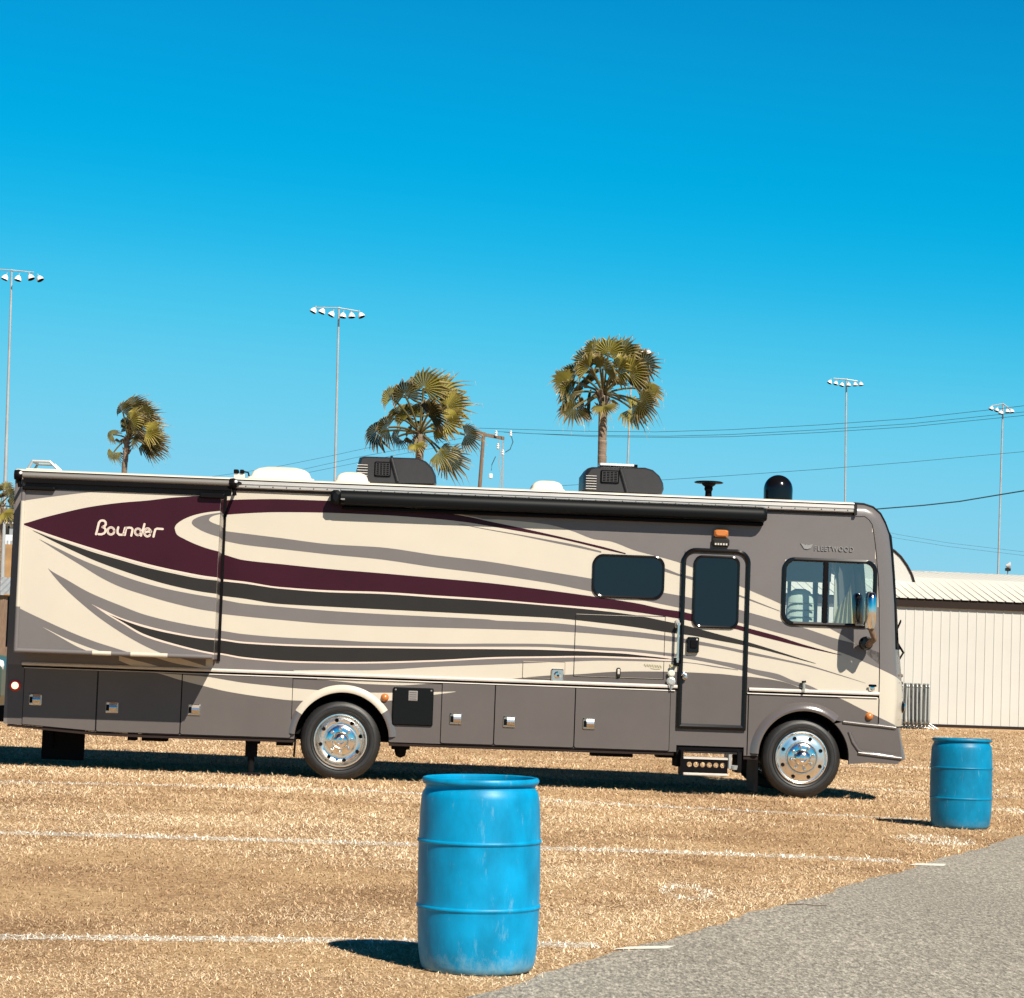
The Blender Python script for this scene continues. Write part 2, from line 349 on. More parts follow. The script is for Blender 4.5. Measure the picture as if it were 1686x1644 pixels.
# grass blades, one mesh of bent straw blades lying and standing in the turf
def fbm(x, y, seed, octs):
    """value noise in 0..1"""
    tot = 0; amp = 1; nrm = 0
    for o_ in range(octs):
        T = np.random.default_rng(seed*17+o_).uniform(0, 1, (256, 256)); xi = np.floor(x).astype(int); yi = np.floor(y).astype(int)
        fx = x-xi; fy = y-yi; fx = fx*fx*(3-2*fx); fy = fy*fy*(3-2*fy); g_ = lambda a, b: T[a % 256, b % 256]
        v = (g_(xi, yi)*(1-fx)+g_(xi+1, yi)*fx)*(1-fy) + (g_(xi, yi+1)*(1-fx)+g_(xi+1, yi+1)*fx)*fy
        tot = tot + v*amp; nrm += amp; amp *= 0.55; x = x*2.03+5.1; y = y*2.03+9.7
    return tot/nrm
def grass():
    N = 1000000
    y = np.exp(rng.uniform(np.log(9.8), np.log(76), N)); x = rng.uniform(-1, 1, N) * (0.215*y + 0.9)
    ex = np.array([p.x for p in EDGE]); ey = np.array([p.y for p in EDGE])
    yedge = np.interp(x, ex, ey, left=-99); keep = (y > yedge + rng.exponential(0.07, N)*np.sign(rng.uniform(-1, 0.6, N))) | (x < ex[0])
    # low-frequency patchiness
    pat = fbm(x*0.42, y*0.55, 3, 5)*0.62 + fbm(x*2.6, y*2.2, 8, 4)*0.38; pat = (pat-0.5)*2.3+0.5
    for (qx, qy, rx, ry, w_) in ((500, 1350, 260, 38, .40), (430, 1520, 260, 30, .35), (120, 1620, 220, 40, .35), (1000, 1520, 240, 60, .30), (80, 1330, 160, 26, .15), (200, 1455, 330, 50, -.38), (700, 1455, 200, 30, -.12),
                              (1330, 1375, 190, 34, -.42), (1180, 1425, 130, 16, -.22), (1560, 1240, 140, 18, -.15), (1590, 1400, 80, 12, .3), (950, 1350, 140, 24, .2)):
        c_ = G(qx, qy); e1_ = G(qx+rx, qy); e2_ = G(qx, qy-ry); pat = pat + w_*np.exp(-(((x-c_.x)/(e1_.x-c_.x))**2 + ((y-c_.y)/(e2_.y-c_.y))**2))
    pat = np.clip(pat, 0, 1)
    keep &= rng.uniform(0, 1, N) < np.clip(0.5 + 0.6*pat, 0, 1)
    x, y, pat = x[keep], y[keep], pat[keep]; N = len(x)
    z = -0.0075*np.clip(x+1, -8, 8)
    sc = np.clip((y/12)**0.8, 0.8, 4.0)
    L = rng.uniform(0.018, 0.052, N) * np.clip(sc, 0.8, 2.0); wd = rng.uniform(0.0012, 0.0027, N) * sc
    az = rng.uniform(0, 2*np.pi, N); el = np.abs(rng.normal(0.20, 0.26, N)).clip(0.03, 1.2)
    az2 = az + rng.normal(0, 0.9, N); el2 = el - rng.uniform(0.2, 1.1, N)
    d1 = np.stack([np.cos(az)*np.cos(el), np.sin(az)*np.cos(el), np.sin(el)], 1)
    d2 = np.stack([np.cos(az2)*np.cos(el2), np.sin(az2)*np.cos(el2), np.sin(el2)], 1)
    sd_ = np.stack([-np.sin(az), np.cos(az), np.zeros(N)], 1)*wd[:, None]
    b0 = np.stack([x, y, z - 0.002], 1); b1 = b0 + d1*L[:, None]*0.55; b2 = b1 + d2*L[:, None]*0.5
    b2[:, 2] = np.maximum(b2[:, 2], z + 0.004)
    V = np.stack([b0-sd_, b0+sd_, b1+sd_*0.8, b1-sd_*0.8, b2], 1).reshape(-1, 3)
    base = np.arange(N)[:, None]*5
    quad = base + np.array([0, 1, 2, 3]); tri = base + np.array([3, 2, 4])
    loops = np.concatenate([quad, tri], 1).reshape(-1)
    starts = (np.arange(N)[:, None]*7 + np.array([0, 4])).reshape(-1)
    me = bpy.data.meshes.new('grass'); me.vertices.add(N*5); me.vertices.foreach_set('co', V.reshape(-1).astype(np.float32))
    me.loops.add(N*7); me.loops.foreach_set('vertex_index', loops.astype(np.int32))
    me.polygons.add(N*2); me.polygons.foreach_set('loop_start', starts.astype(np.int32))
    dark = np.array([0.34, 0.215, 0.118]); midc = np.array([0.56, 0.395, 0.24]); pale = np.array([0.84, 0.70, 0.50])
    u = np.clip(rng.normal(0.42, 0.22, N) + (pat-0.5)*0.70, 0, 1)[:, None]
    C = np.where(u < 0.5, dark + (midc-dark)*u*2, midc + (pale-midc)*(u-0.5)*2)
    for lx, ly, hw, st in LSEG:
        o = np.argsort(lx); yl = np.interp(x, lx[o], ly[o], left=-99, right=-99)
        on = (np.abs(y-yl) < hw*1.1) & (rng.uniform(0, 1, N) < st)
        C[on] = np.array([0.86, 0.82, 0.73])
    for (px, py, rx, ry, inner) in ((1130, 1470, 0.18, 0.62, 0.5), (1540, 1384, 0.36, 0.7, 0.0), (1672, 1336, 0.2, 0.6, 0)):
        c = G(px, py); q = ((x-c.x)/rx)**2 + ((y-c.y)/ry)**2
        on = (q < 1) & (q > inner*0.5) & (rng.uniform(0, 1, N) < 0.8); C[on] = np.array([0.80, 0.75, 0.63])
    ca = me.color_attributes.new('Col', 'FLOAT_COLOR', 'POINT')
    cc = np.concatenate([np.repeat(C, 5, 0), np.ones((N*5, 1))], 1); ca.data.foreach_set('color', cc.reshape(-1).astype(np.float32))
    me.update(calc_edges=True); me.validate()
    m, t, b = nodes_mat('straw'); at = t.nodes.new('ShaderNodeVertexColor'); at.layer_name = 'Col'
    t.links.new(at.outputs[0], b.inputs['Base Color']); b.inputs['Roughness'].default_value = 0.8; b.inputs['Specular IOR Level'].default_value = 0.2
    me.materials.append(m); o = bpy.data.objects.new('grass', me); COL.objects.link(o)
    tag(o, 'dry straw coloured turf of short curled blades covering the field', 'grass', kind='stuff')
grass()

# ================================================================== MOTORHOME
RV = empty('motorhome', (RVO.x, RVO.y, 0), YAW)
tag(RV, 'long cream, grey and maroon striped motorhome parked side-on across the dry grass', 'motorhome')
RY = 2.5                                                    # body width
# bands: (material, level, top points, bottom points) in photo pixels on the main wall
def sh(pts, d): return [(x, y + d) for x, y in pts]
M_bot = [(372,954),(400,957.3),(460,966.6),(550,972.5),(620,974.5),(720,980.7),(800,986),(900,994.5),(1000,1002.4),(1050,1008.5),(1094,1015),(1119,1019),(1138,1023),(1180,1031),(1215,1037),(1235,1043.4),(1280,1055),(1319,1064.7),(1360,1073.8),(1386,1079.5)]
D_top = [(372,958),(400,961),(460,969.5),(550,976),(620,978),(720,984.5),(800,989.4),(900,997.4),(1000,1007.2),(1050,1014),(1094,1022.9),(1119,1028),(1138,1032.6),(1180,1044),(1235,1058.6),(1280,1072.5),(1319,1085),(1343,1092.5)]
D2_top = [(372,1055.8),(400,1059.7),(485,1064.3),(550,1066.2),(600,1067),(720,1068.7),(820,1069.3),(900,1070.5),(950,1072.3),(1000,1075),(1020,1076),(1060,1080),(1094,1083.7),(1106,1085.6)]
D2_bot = [(372,1077),(400,1082),(485,1088.6),(550,1090),(600,1090),(720,1086.8),(820,1082),(900,1080.8),(950,1080.2),(1000,1080.7),(1060,1083),(1094,1085.5),(1106,1086)]
BANDS = [
 ('grey', 1, [(560,800),(700,800),(900,800),(1460,800)], [(560,824),(620,829),(705,839),(780,851.5),(800,855.6),(822,856),(851,858.3),(870,860),(900,863.7),(940,874),(983,889),(1000,890.8),(1048,907.5),(1089,918),(1119,926.8),(1138,934),(1180,950),(1216,964.8),(1236,973),(1283,993.5),(1330,1017),(1367,1035.5),(1390,1048),(1408,1060),(1430,1080),(1460,1104)]),
 ('grey', 1, [(372,875),(400,878.6),(460,886),(550,897),(620,901),(720,914.8),(800,924.5),(900,941),(973,953),(1040,966),(1094,976.6),(1119,981),(1138,985),(1180,995),(1215,1003.9),(1235,1009.3),(1280,1022),(1323.5,1034.3),(1380,1053),(1407.6,1060),(1430,1068),(1460,1080)],
             [(372,891.5),(400,897),(460,904),(550,914),(620,920.6),(720,935),(800,945),(900,959.8),(973,974),(1040,985),(1094,996),(1119,1001),(1138,1004.5),(1180,1015),(1215,1025),(1235,1029.6),(1280,1042),(1319,1052),(1360,1066),(1380,1073),(1405,1082.6),(1448,1101),(1460,1106)]),
 ('grey', 1, [(440,988),(460,999.5)][:0] or [(372,989),(400,994),(460,999.5),(550,1006.7),(620,1011),(720,1016),(800,1020),(820,1022.4),(900,1025.5),(950,1030),(1000,1035.8),(1050,1041),(1094,1046.6),(1138,1054),(1180,1062),(1235,1073.8),(1280,1083.5),(1330,1095),(1380,1110.3),(1425,1125)],
             [(372,1012),(400,1015),(460,1020.8),(550,1028),(620,1031),(720,1033.8),(820,1036.4),(900,1039),(950,1041.7),(1000,1045.5),(1050,1050),(1094,1055),(1138,1060.5),(1180,1067),(1235,1078.3),(1280,1086.8),(1330,1097.5),(1380,1111.8),(1425,1125.4)]),
 ('grey', 1, [(372,1040),(400,1044.3),(485,1051),(550,1054),(600,1057),(720,1060),(820,1060),(900,1060.8),(950,1063),(1000,1066.3),(1020,1067.4),(1094,1074.6),(1138,1080.2),(1180,1088),(1224,1096.5),(1235,1100.6),(1280,1110),(1310,1122.5),(1327,1127),(1356,1140.5)],
             [(372,1052.6),(400,1057),(485,1061.5),(550,1063),(600,1063.7),(720,1065.2),(820,1065),(900,1065.6),(950,1068.7),(1000,1071.5),(1020,1072.3),(1094,1079.5),(1138,1086),(1180,1094),(1224,1105),(1235,1108.5),(1280,1119.4),(1310,1129),(1327,1134),(1356,1141)]),
 ('pin', 1, [(x, y-3.4) for x, y in D_top[:9]], D_top[:9]),
 ('pin', 2, sh(D2_top, -2.8), D2_top), ('pin', 2, D2_bot, sh(D2_bot, 2.9)),
 ('maroon', 1, [(372,824),(400,822.8),(470,822.5),(540,825),(620,831),(705,841),(780,853),(800,857.6),(850,868),(900,879),(950,890.5),(1000,902.6),(1030,911)],
               [(372,847.8),(400,845.8),(460,843.6),(550,845),(620,848),(720,855),(780,862),(800,865.5),(850,874),(900,883),(950,894),(1000,906.3),(1030,913)]),
 ('grey', 1, [(755,862.5),(800,871),(850,879.5),(900,888.5),(950,898),(990,908)], [(755,863),(800,872.2),(850,881.3),(900,891.6),(950,901.8),(992,911)]),
 ('grey', 1, [(1060,926),(1096,936.5),(1119,945.6),(1138,950),(1180,965),(1215,979),(1237,987.4),(1284,1006)], [(1060,931),(1096,942),(1119,949),(1138,954.8),(1180,969),(1215,982),(1237,990),(1284,1007.3)]),
 ('maroon', 2, [(372,914.5),(400,922.4),(460,929),(550,938),(620,943.6),(720,952.5),(800,959.8),(900,972),(980,983),(1050,994),(1094,1003.4),(1119,1007),(1138,1011),(1180,1021),(1215,1030),(1235,1035.5),(1280,1047.7),(1319,1060.4),(1360,1072),(1386,1079)], M_bot),
 ('dark', 2, D_top, [(372,982),(400,985.5),(460,994.5),(550,999.5),(620,1003),(720,1008),(800,1012),(900,1017),(1000,1027),(1050,1033.5),(1094,1040.5),(1119,1044),(1138,1046.4),(1180,1054.4),(1235,1064.7),(1280,1076),(1319,1086.8),(1343,1093)]),
 ('dark', 3, D2_top, D2_bot),
 # grey between lower dark stripe and belt, with the cream wedge
 ('grey', 1, sh(D2_bot, 2.0), [(372,1104),(485,1104),(550,1103.4),(600,1103.9),(720,1098),(820,1094.2),(880,1091.8),(930,1090),(1000,1088),(1094,1090),(1106,1090.2)]),
 ('grey', 1, [(1106,1088.8),(1138,1091.6),(1180,1097.5),(1215,1103)], [(1106,1090.2),(1138,1092.6),(1180,1099.4),(1215,1104)]),
 ('grey', 2, [(372,1100),(440,1100),(474,1101),(490,1108.5)], [(372,1112),(440,1112),(474,1112),(490,1110)]),
 ('grey', 4, [(5,780),(200,785),(352,790)], [(5,1094),(200,1100),(352,1106)]),
 ('cream', 5, [(196,1080),(225,1088),(249,1094),(300,1112)], [(196,1088),(225,1099),(249,1104),(300,1114)]),
 ('cream', 5, [(240,1076),(291,1083),(325,1093),(350,1101)], [(240,1078),(291,1093),(325,1099),(350,1103)]),
 ('skirtgrey', 1, [(830,1120),(856.5,1116.7),(905,1112.5),(949,1110.6),(1014,1106.4),(1060,1105.9),(1119,1106.8),(1180,1109.7),(1224,1114),(1235,1114.8),(1280,1121),(1319,1133.4),(1332,1141)], [(830,1124),(900,1128),(1332,1146)]),
]
SKIRT_BANDS = [
 ('cream', 1, [(240,1104),(261,1108.5),(300,1111.5),(338,1114.5),(372,1120),(400,1124.5),(440,1129),(485,1133.6),(545,1138),(600,1140.5),(650,1141),(690,1140.5),(713,1139.8),(750,1139)],
              [(240,1104.5),(261,1109),(297,1120),(328,1128),(340,1131),(372,1138.5),(400,1143.4),(440,1149),(485,1153.7),(545,1155),(600,1155),(650,1153.5),(690,1148),(713,1144.6),(750,1139.6)]),
 ('cream', 1, [(522,1117),(560,1118),(650,1119),(726,1122)], [(522,1119),(560,1122.5),(600,1126.5),(650,1128.5),(700,1126.5),(726,1124)]),
 ('cream', 1, [(1380,1140),(1387,1148),(1448,1148)], [(1380,1149),(1387,1152),(1427,1172),(1448,1181.5)]),
]
def ext(l):
    (a, b_), (c, d) = l[0], l[1]
    return [(350, b_ - (d-b_)/(c-a)*22)] + l if a == 372 and y_ext[0] else l
y_ext = [True]
def to_local(bands, y=0.0):
    y_ext[0] = (y == 0.0); bands = [(m_, lv, ext(tp), ext(bt)) for m_, lv, tp, bt in bands]
    return [(m_, lv, [P(a, c, y) for a, c in tp], [P(a, c, y) for a, c in bt]) for m_, lv, tp, bt in bands]
def paint(mb, bands, x0, x1, z0, z1, y, excl=(), step=0.045, xcuts=()):
    """lay the bands as thin sheets over a wall region; excl = functions x -> (zlo, zhi) or None"""
    for m_, lv, tp, bt in bands:
        tx, tz = zip(*tp); bx, bz = zip(*bt)
        a = max(min(tx), min(bx), x0); c = min(max(tx), max(bx), x1)
        if c - a < 0.002: continue
        n = max(2, int((c-a)/step)); q = np.linspace(a, c, n+1)
        tip = a + (q[1]-a)*np.array([0.06, 0.2, 0.45, 0.7]); tip2 = a + (min(c, a+0.3)-a)*np.array([0.1, 0.2, 0.35, 0.5, 0.75])
        kn = [k for k in list(tx)+list(bx)+list(xcuts) if a < k < c]
        q = np.unique(np.round(np.concatenate([q, tip, tip2, kn]), 4))
        T = pchip(tx, tz, q); B = pchip(bx, bz, q); yy = y - 0.0016*lv
        for i in range(len(q)-1):
            xa, xb = q[i], q[i+1]; xm = (xa+xb)/2
            ta, tb, ba, bb = [min(max(w, z0), z1) for w in (T[i], T[i+1], B[i], B[i+1])]
            if ta - ba < 1e-5 and tb - bb < 1e-5: continue
            parts = [(ta, tb, ba, bb)]
            for fn in excl:
                r = fn(xm)
                if r is None: continue
                lo, hi = r; nw = []
                for (p, q2, r1, r2) in parts:
                    if (p+q2)/2 > hi: nw.append((p, q2, min(max(r1, hi), p), min(max(r2, hi), q2)))
                    if (r1+r2)/2 < lo: nw.append((max(min(p, lo), r1), max(min(q2, lo), r2), r1, r2))
                parts = nw
            for (p, q2, r1, r2) in parts:
                if p - r1 < 1e-5 and q2 - r2 < 1e-5: continue
                mb.add([(xa, yy, r1), (xb, yy, r2), (xb, yy, q2), (xa, yy, p)], [(0, 1, 2, 3)], m_)
LB = to_local(BANDS); LS = to_local(SKIRT_BANDS)
ZB = 1.245                                                   # seam between upper wall and skirt
XR = -5.925                                                  # rear end
prof_px = [(1407,829),(1425,830.5),(1440,835.5),(1452,846),(1460.5,862),(1467,880),(1470,905),(1473,945),(1476,996),(1478,1068),(1480,1110),(1481,1150),(1477,1197)]
seam_px = [(1409,851),(1424,851),(1431,856.5),(1436,864),(1439,880),(1441,896),(1443,916),(1446,950),(1447.5,1000),(1448,1070),(1448,1110),(1447,1150),(1446,1196)]
PROF = [P(*q) for q in prof_px]; SEAM = [P(*q) for q in seam_px]
CW = dict(x0=P(1287,980)[0], x1=P(1443,980)[0], z0=P(1360,1032)[1], z1=P(1360,920)[1])   # cab window outer frame
ARCH_R = dict(c=(-1.935, 0.487), r=0.565); ARCH_F = dict(c=(3.635, 0.470), r=0.552)
def arch_excl(a, lo=-1.0):
    def f(x):
        d = a['r']**2 - (x - a['c'][0])**2
        return None if d <= 0 else (lo, a['c'][1] + math.sqrt(d))
    return f
cwx = lambda x: (CW['z0'] + 0.03, CW['z1'] - 0.03) if CW['x0'] + 0.03 < x < CW['x1'] - 0.03 else None
# near side wall (upper + skirt, arches cut out)
g = MB()
ztop = 3.47
upper = [(XR, ZB), (SEAM[10][0], ZB)] + [s_ for s_ in SEAM[::-1] if s_[1] > ZB + 0.02] + [(SEAM[0][0], ztop), (XR, ztop)]
hole = rrect(CW['x0']+0.03, CW['x1']-0.03, CW['z0']+0.03, CW['z1']-0.03, 0.10)
g.poly(upper, 'cream', 0.0, holes=[hole[::-1]], back=0.04)
sq = [q for q in SEAM if q[1] > 1.9]
def seamx(x):
    if x < SEAM[0][0]: return None
    for a_, c_ in zip(sq, sq[1:]):
        if a_[0] <= x <= c_[0]: return (a_[1] + (c_[1]-a_[1])*(x-a_[0])/(c_[0]-a_[0]) + 0.012, 9.0)
    return (sq[-1][1], 9.0)
paint(g, LB, XR, SEAM[10][0]-0.002, ZB, ztop-0.01, 0.0, excl=[cwx, seamx], xcuts=(CW['x0']+0.03, CW['x1']-0.03))
def arc(a, z, n=22):
    """points over the arch opening from left to right, starting/ending at height z"""
    s0 = math.asin((z - a['c'][1]) / a['r']); out = []
    for k in range(n+1):
        w = math.pi - s0 + (2*s0 - math.pi) * k / n
        out.append((a['c'][0] + a['r']*math.cos(w), a['c'][1] + a['r']*math.sin(w)))
    return out
ZS = 0.478
XBR, ZBR = P(1388, 1189)                                       # where front bumper meets the arch
arF = arc(ARCH_F, 0.50); arF = [p for p in arF if not (p[0] > ARCH_F['c'][0] and p[1] < ZBR)]
XS0, XS1, ZST = P(1114, 1215)[0], P(1225, 1225)[0], P(1170, 1229)[1]
bot = [(XR+0.03, 0.545), (-4.86, 0.486), (-4.2, ZS)] + arc(ARCH_R, ZS) + [(2.05, ZS), (XS0, ZS), (XS0, ZST), (XS1, ZST), (XS1, 0.46), (ARCH_F['c'][0]-ARCH_F['r'], 0.46)] + arF + [(XBR, ZBR), (SEAM[12][0], P(1446, 1196)[1]), (SEAM[10][0], ZB), (XR, ZB)]
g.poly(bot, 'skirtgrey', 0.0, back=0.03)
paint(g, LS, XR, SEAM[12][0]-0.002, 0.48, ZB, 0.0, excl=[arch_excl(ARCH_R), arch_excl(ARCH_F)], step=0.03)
body = g.build('side_wall', RV)
# dark sill below skirt
g = MB()
for x0, x1, z in ((-4.3, ARCH_R['c'][0]-ARCH_R['r'], ZS), (ARCH_R['c'][0]+ARCH_R['r'], 2.06, ZS), (XS1, ARCH_F['c'][0]-ARCH_F['r'], 0.46)):
    g.box(x0, x1, 0.015, 0.09, z-0.045, z-0.001, 'brown')
g.add([(XR+0.03, .01, .543), (-4.86, .01, .484), (-4.3, .01, .476), (-4.3, .01, .432), (-4.86, .01, .44), (XR+0.03, .01, .512)], [(0, 5, 4, 1), (1, 4, 3, 2)], 'brown')
for x, w, h in ((-4.45, .10, .05), (-4.18, .30, .05), (-3.0, .16, .04), (-2.62, .2, .05), (-1.22, .22, .05), (1.35, .5, .05), (2.0, .2, .04)):
    g.box(x-w/2, x+w/2, 0.3, 0.6, ZS-0.05-h*0.9, ZS+0.1, 'chassis')
g.lathe([(0.0, -0.17), (0.06, -0.14), (0.075, -0.06), (0.075, 0)], 'chassis', c=(-1.22, 0.35, ZS-0.03), n=14)
g.build('sill', RV)
# far wall, rear wall, roof, chassis
g = MB(); fh = rrect(CW['x0']-0.05, CW['x1']-0.04, CW['z0']-0.05, CW['z1']-0.0, 0.08)
g.poly([(XR, 0.5), (SEAM[10][0], 0.5)] + [s_ for s_ in SEAM[::-1] if s_[1] > 0.6] + [(SEAM[0][0], ztop), (XR, ztop)], 'cream', RY, holes=[fh[::-1]], back=RY-0.04)
g.build('far_wall', RV)
g = MB(); g.box(XR-0.015, XR+0.05, 0.002, RY-0.002, 0.545, ztop, 'grey')
g.box(XR-0.10, XR-0.015, 0.1, RY-0.1, 0.56, 0.75, 'black'); g.box(XR-0.07, XR-0.015, 0.25, RY-0.25, 1.45, 2.05, 'dark')
g.build('rear_wall', RV)
g = MB(); vs = []; ysr = [-0.012, 0.0, 0.06, 0.3, 1.25, 2.2, 2.44, 2.5, 2.512]; zr = [3.535, 3.562, 3.578, 3.59, 3.60, 3.59, 3.578, 3.562, 3.535]
n = len(ysr)
xr1 = PROF[0][0]
g.add([(XR-0.01, y, z) for y, z in zip(ysr, zr)] + [(xr1, y, z) for y, z in zip(ysr, zr)] + [(XR-0.01, -0.012, 3.49), (XR-0.01, 2.512, 3.49), (xr1, -0.012, 3.49), (xr1, 2.512, 3.49)],
      [(i, i+1, n+i+1, n+i) for i in range(n-1)] + [(2*n, 0, n, 2*n+2), (2*n+1, n-1, 2*n-1, 2*n+3), tuple([2*n] + list(range(n)) + [2*n+1]), tuple([2*n+3] + list(range(2*n-1, n-1, -1)) + [2*n+2]), (2*n, 2*n+1, 2*n+3, 2*n+2)], 'white')
g.build('roof', RV, smooth=True)
g = MB(); z1r, z0r = 3.540, 3.445
g.add([(x, y, z) for x in (XR-0.005, SEAM[0][0]) for y, z in ((-0.014, z1r), (-0.045, z1r-0.008), (-0.05, z1r-0.045), (-0.04, z1r-0.05), (-0.04, z0r+0.012), (-0.028, z0r), (0, z0r))],
      [(i, i+1, i+8, i+7) for i in range(6)], 'alu')
g.box(XR, SEAM[0][0], -0.022, -0.001, z0r-0.03, z0r-0.001, 'black'); g.box(XR, SEAM[0][0], -0.044, -0.013, z1r+0.001, z1r+0.009, 'brown')
for k in range(46):
    x = -3.2 + k*0.162
    if x < 4.1: g.lathe([(0.0, -0.006), (0.006, -0.004), (0.008, 0)], 'brown', c=(x, -0.040, z0r+0.026), axis='y', n=8)
g.box(SEAM[0][0]-0.03, SEAM[0][0]+0.004, -0.055, -0.012, z0r-0.03, z1r+0.004, 'dark')
g.build('gutter_rail', RV)
g = MB(); g.box(XR+0.2, 4.2, 0.62, RY-0.62, 0.56, 1.12, 'chassis'); g.box(XR+0.2, 4.4, 0.3, RY-0.3, 1.0, 1.12, 'chassis')
for x in (-2.9, -0.3, 1.2): g.box(x-0.5, x+0.5, 0.3, RY-0.3, 0.53, 0.9, 'chassis')
g.tube([(-1.94, 0.1, 0.48), (-1.94, RY-0.1, 0.48)], 0.07, 'chassis'); g.tube([(3.63, 0.1, 0.44), (3.63, RY-0.1, 0.44)], 0.06, 'chassis')
g.lathe([(0, -0.2), (0.2, -0.18), (0.22, 0), (0.2, 0.18), (0, 0.2)], 'chassis', c=(-1.94, 1.25, 0.48), axis='y', n=16)
g.build('chassis', RV)
for a in (ARCH_R, ARCH_F):
    for yy, s_ in ((0.0, 1), (RY, -1)):
        g = MB(); pts = arc(a, 0.45 if a is ARCH_R else 0.44, 20); k = len(pts); rr = 1.012
        pts = [(a['c'][0]+(x-a['c'][0])*rr, a['c'][1]+(z-a['c'][1])*rr) for x, z in pts]
        g.add([(x, yy+s_*0.028, z) for x, z in pts] + [(x, yy+s_*0.72, z) for x, z in pts], [(i, i+1, k+i+1, k+i) for i in range(k-1)] + [tuple(range(k, 2*k))], 'chassis')
        g.build('wheel_well', RV)
# fender flares
def flare(a, w, ang0, ang1, name, z, yo=0.035, n=40):
    g = MB(); vs = []
    prof = [(0.0, 0.0), (0.004, -yo*0.8), (w*0.25, -yo), (w*0.62, -yo*0.75), (w, 0.002)]
    for k in range(n+1):
        th = R(ang0 + (ang1-ang0)*k/n); ta = min(1.0, min(k, n-k)/6+0.12) if True else 1
        for dr, yy in prof: vs.append((a['c'][0]+(a['r']-0.004+dr)*math.cos(th), yy, a['c'][1]+(a['r']-0.004+dr)*math.sin(th)))
    q = len(prof); fs = [(k*q+j, k*q+j+1, (k+1)*q+j+1, (k+1)*q+j) for k in range(n) for j in range(q-1)]
    for k in range(n):
        th = ang0 + (ang1-ang0)*(k+0.5)/n; zz = a['c'][1]+(a['r']+w/2)*math.sin(R(th)); xx = a['c'][0]+(a['r']+w/2)*math.cos(R(th))
        cm = 'cream' if a is ARCH_R and 36 < th < 148 else 'greygloss'
        g.add([], [], cm); o = len(g.v)
        sub = vs[k*q:(k+2)*q]; g.add(sub, [(j, j+1, q+j+1, q+j) for j in range(q-1)], cm)
    g.build(name, RV, smooth=True)
flare(ARCH_R, 0.095, 5, 175, 'fender_flare', 0); flare(ARCH_F, 0.11, 50, 178, 'fender_flare', 0, yo=0.05)
# belt moulding
g = MB()
for x0, x1 in ((XR+0.17, P(1115, 1131)[0]), (P(1233, 1136)[0], SEAM[11][0])):
    zc = 1.258
    g.add([(x, y, zc+dz) for x in (x0, x1) for y, dz in ((0, 0.024), (-0.024, 0.019), (-0.034, 0.004), (-0.030, -0.014), (0, -0.020))], [(i, i+1, i+6, i+5) for i in range(4)] + [(0, 1, 2, 3, 4), (9, 8, 7, 6, 5)], 'aluflat')
    g.box(x0, x1, -0.012, -0.001, zc-0.040, zc-0.0205, 'black')
g.build('belt_moulding', RV)

# bay doors --------------------------------------------------------------
def latch(name, parent, x, z, w=0.15, h=0.135):
    g = MB(); g.cbox(x-w/2, x+w/2, -0.030, -0.013, z-h/2, z+h/2, 'latchmetal', 0.010)
    hw = w*0.40                                            # paddle handle, upper half sloping back to the sky
    pr = [(-0.0305, -h*0.36), (-0.046, -h*0.22), (-0.052, 0.0), (-0.046, h*0.18), (-0.031, h*0.42)]
    g.add([(xx, y, z+dz) for xx in (x-hw*0.5, x+hw) for y, dz in pr], [(i, i+1, i+6, i+5) for i in range(4)] + [(0, 1, 2, 3, 4), (9, 8, 7, 6, 5)], 'latchmetal')
    g.box(x-w*0.44, x-hw*0.30, -0.0325, -0.0301, z-h*0.30, z+h*0.24, 'black')
    g.build(name, parent)
def panel(name, x0, x1, z0, z1, base, bands, gap=0.008, rc=0.02, y=-0.012, seam='black', excl=(), loop=None):
    g = MB(); lp = loop or rrect(x0, x1, z0, z1, rc, 3)
    cx, cz = (x0+x1)/2, (z0+z1)/2
    big = [(x + (gap if x > cx else -gap), z + (gap if z > cz else -gap)) for x, z in lp]
    g.poly(big, seam, y+0.006); g.poly(lp, base, y, back=y+0.007)
    paint(g, bands, x0, x1, z0+0.004, z1-0.004, y, excl=excl)
    return g.build(name, RV)
seams = [P(37.5, 1150)[0], P(159.5, 1160)[0], P(298, 1165)[0], P(481, 1165)[0]]
seams2 = [P(726, 1180)[0], P(814, 1180)[0], P(946, 1185)[0], P(1103, 1190)[0]]
for i, (a, c) in enumerate(list(zip(seams, seams[1:])) + list(zip(seams2, seams2[1:]))):
    zb = 0.483; lp = None
    if i == 0: lp = [(a+0.01, 0.545), (c-0.01, 0.493), (c-0.01, 1.215), (a+0.01, 1.215)]
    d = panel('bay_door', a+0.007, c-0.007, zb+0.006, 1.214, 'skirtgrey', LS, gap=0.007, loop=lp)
    lx, lz = [P(58.5, 1152), P(184.5, 1165), P(320, 1169), P(750.5, 1184), P(838.5, 1189), P(969.5, 1192)][i]
    latch('latch', d, lx, lz)
g = MB(); z_ = 1.228
for x0, x1 in ((seams[0], 2.05), (XS1+0.02, SEAM[11][0]-0.02)):
    g.add([(x, y, z_-0.008+dz) for x in (x0, x1) for y, dz in ((-0.001, 0.0), (-0.016, -0.004), (-0.020, -0.012), (-0.001, -0.014))], [(i, i+1, i+5, i+4) for i in range(3)] + [(0, 1, 2, 3), (7, 6, 5, 4)], 'aluflat')
g.build('hinge_strip', RV)
# fixed vertical seams near front
for px, z0, z1 in ((1232, 0.47, 1.2), (1447, 0.90, 1.2)):
    g = MB(); x = P(px, 1170)[0]; g.box(x-0.005, x+0.005, -0.0052, -0.0004, z0, z1, 'black'); g.build('panel_seam', RV)
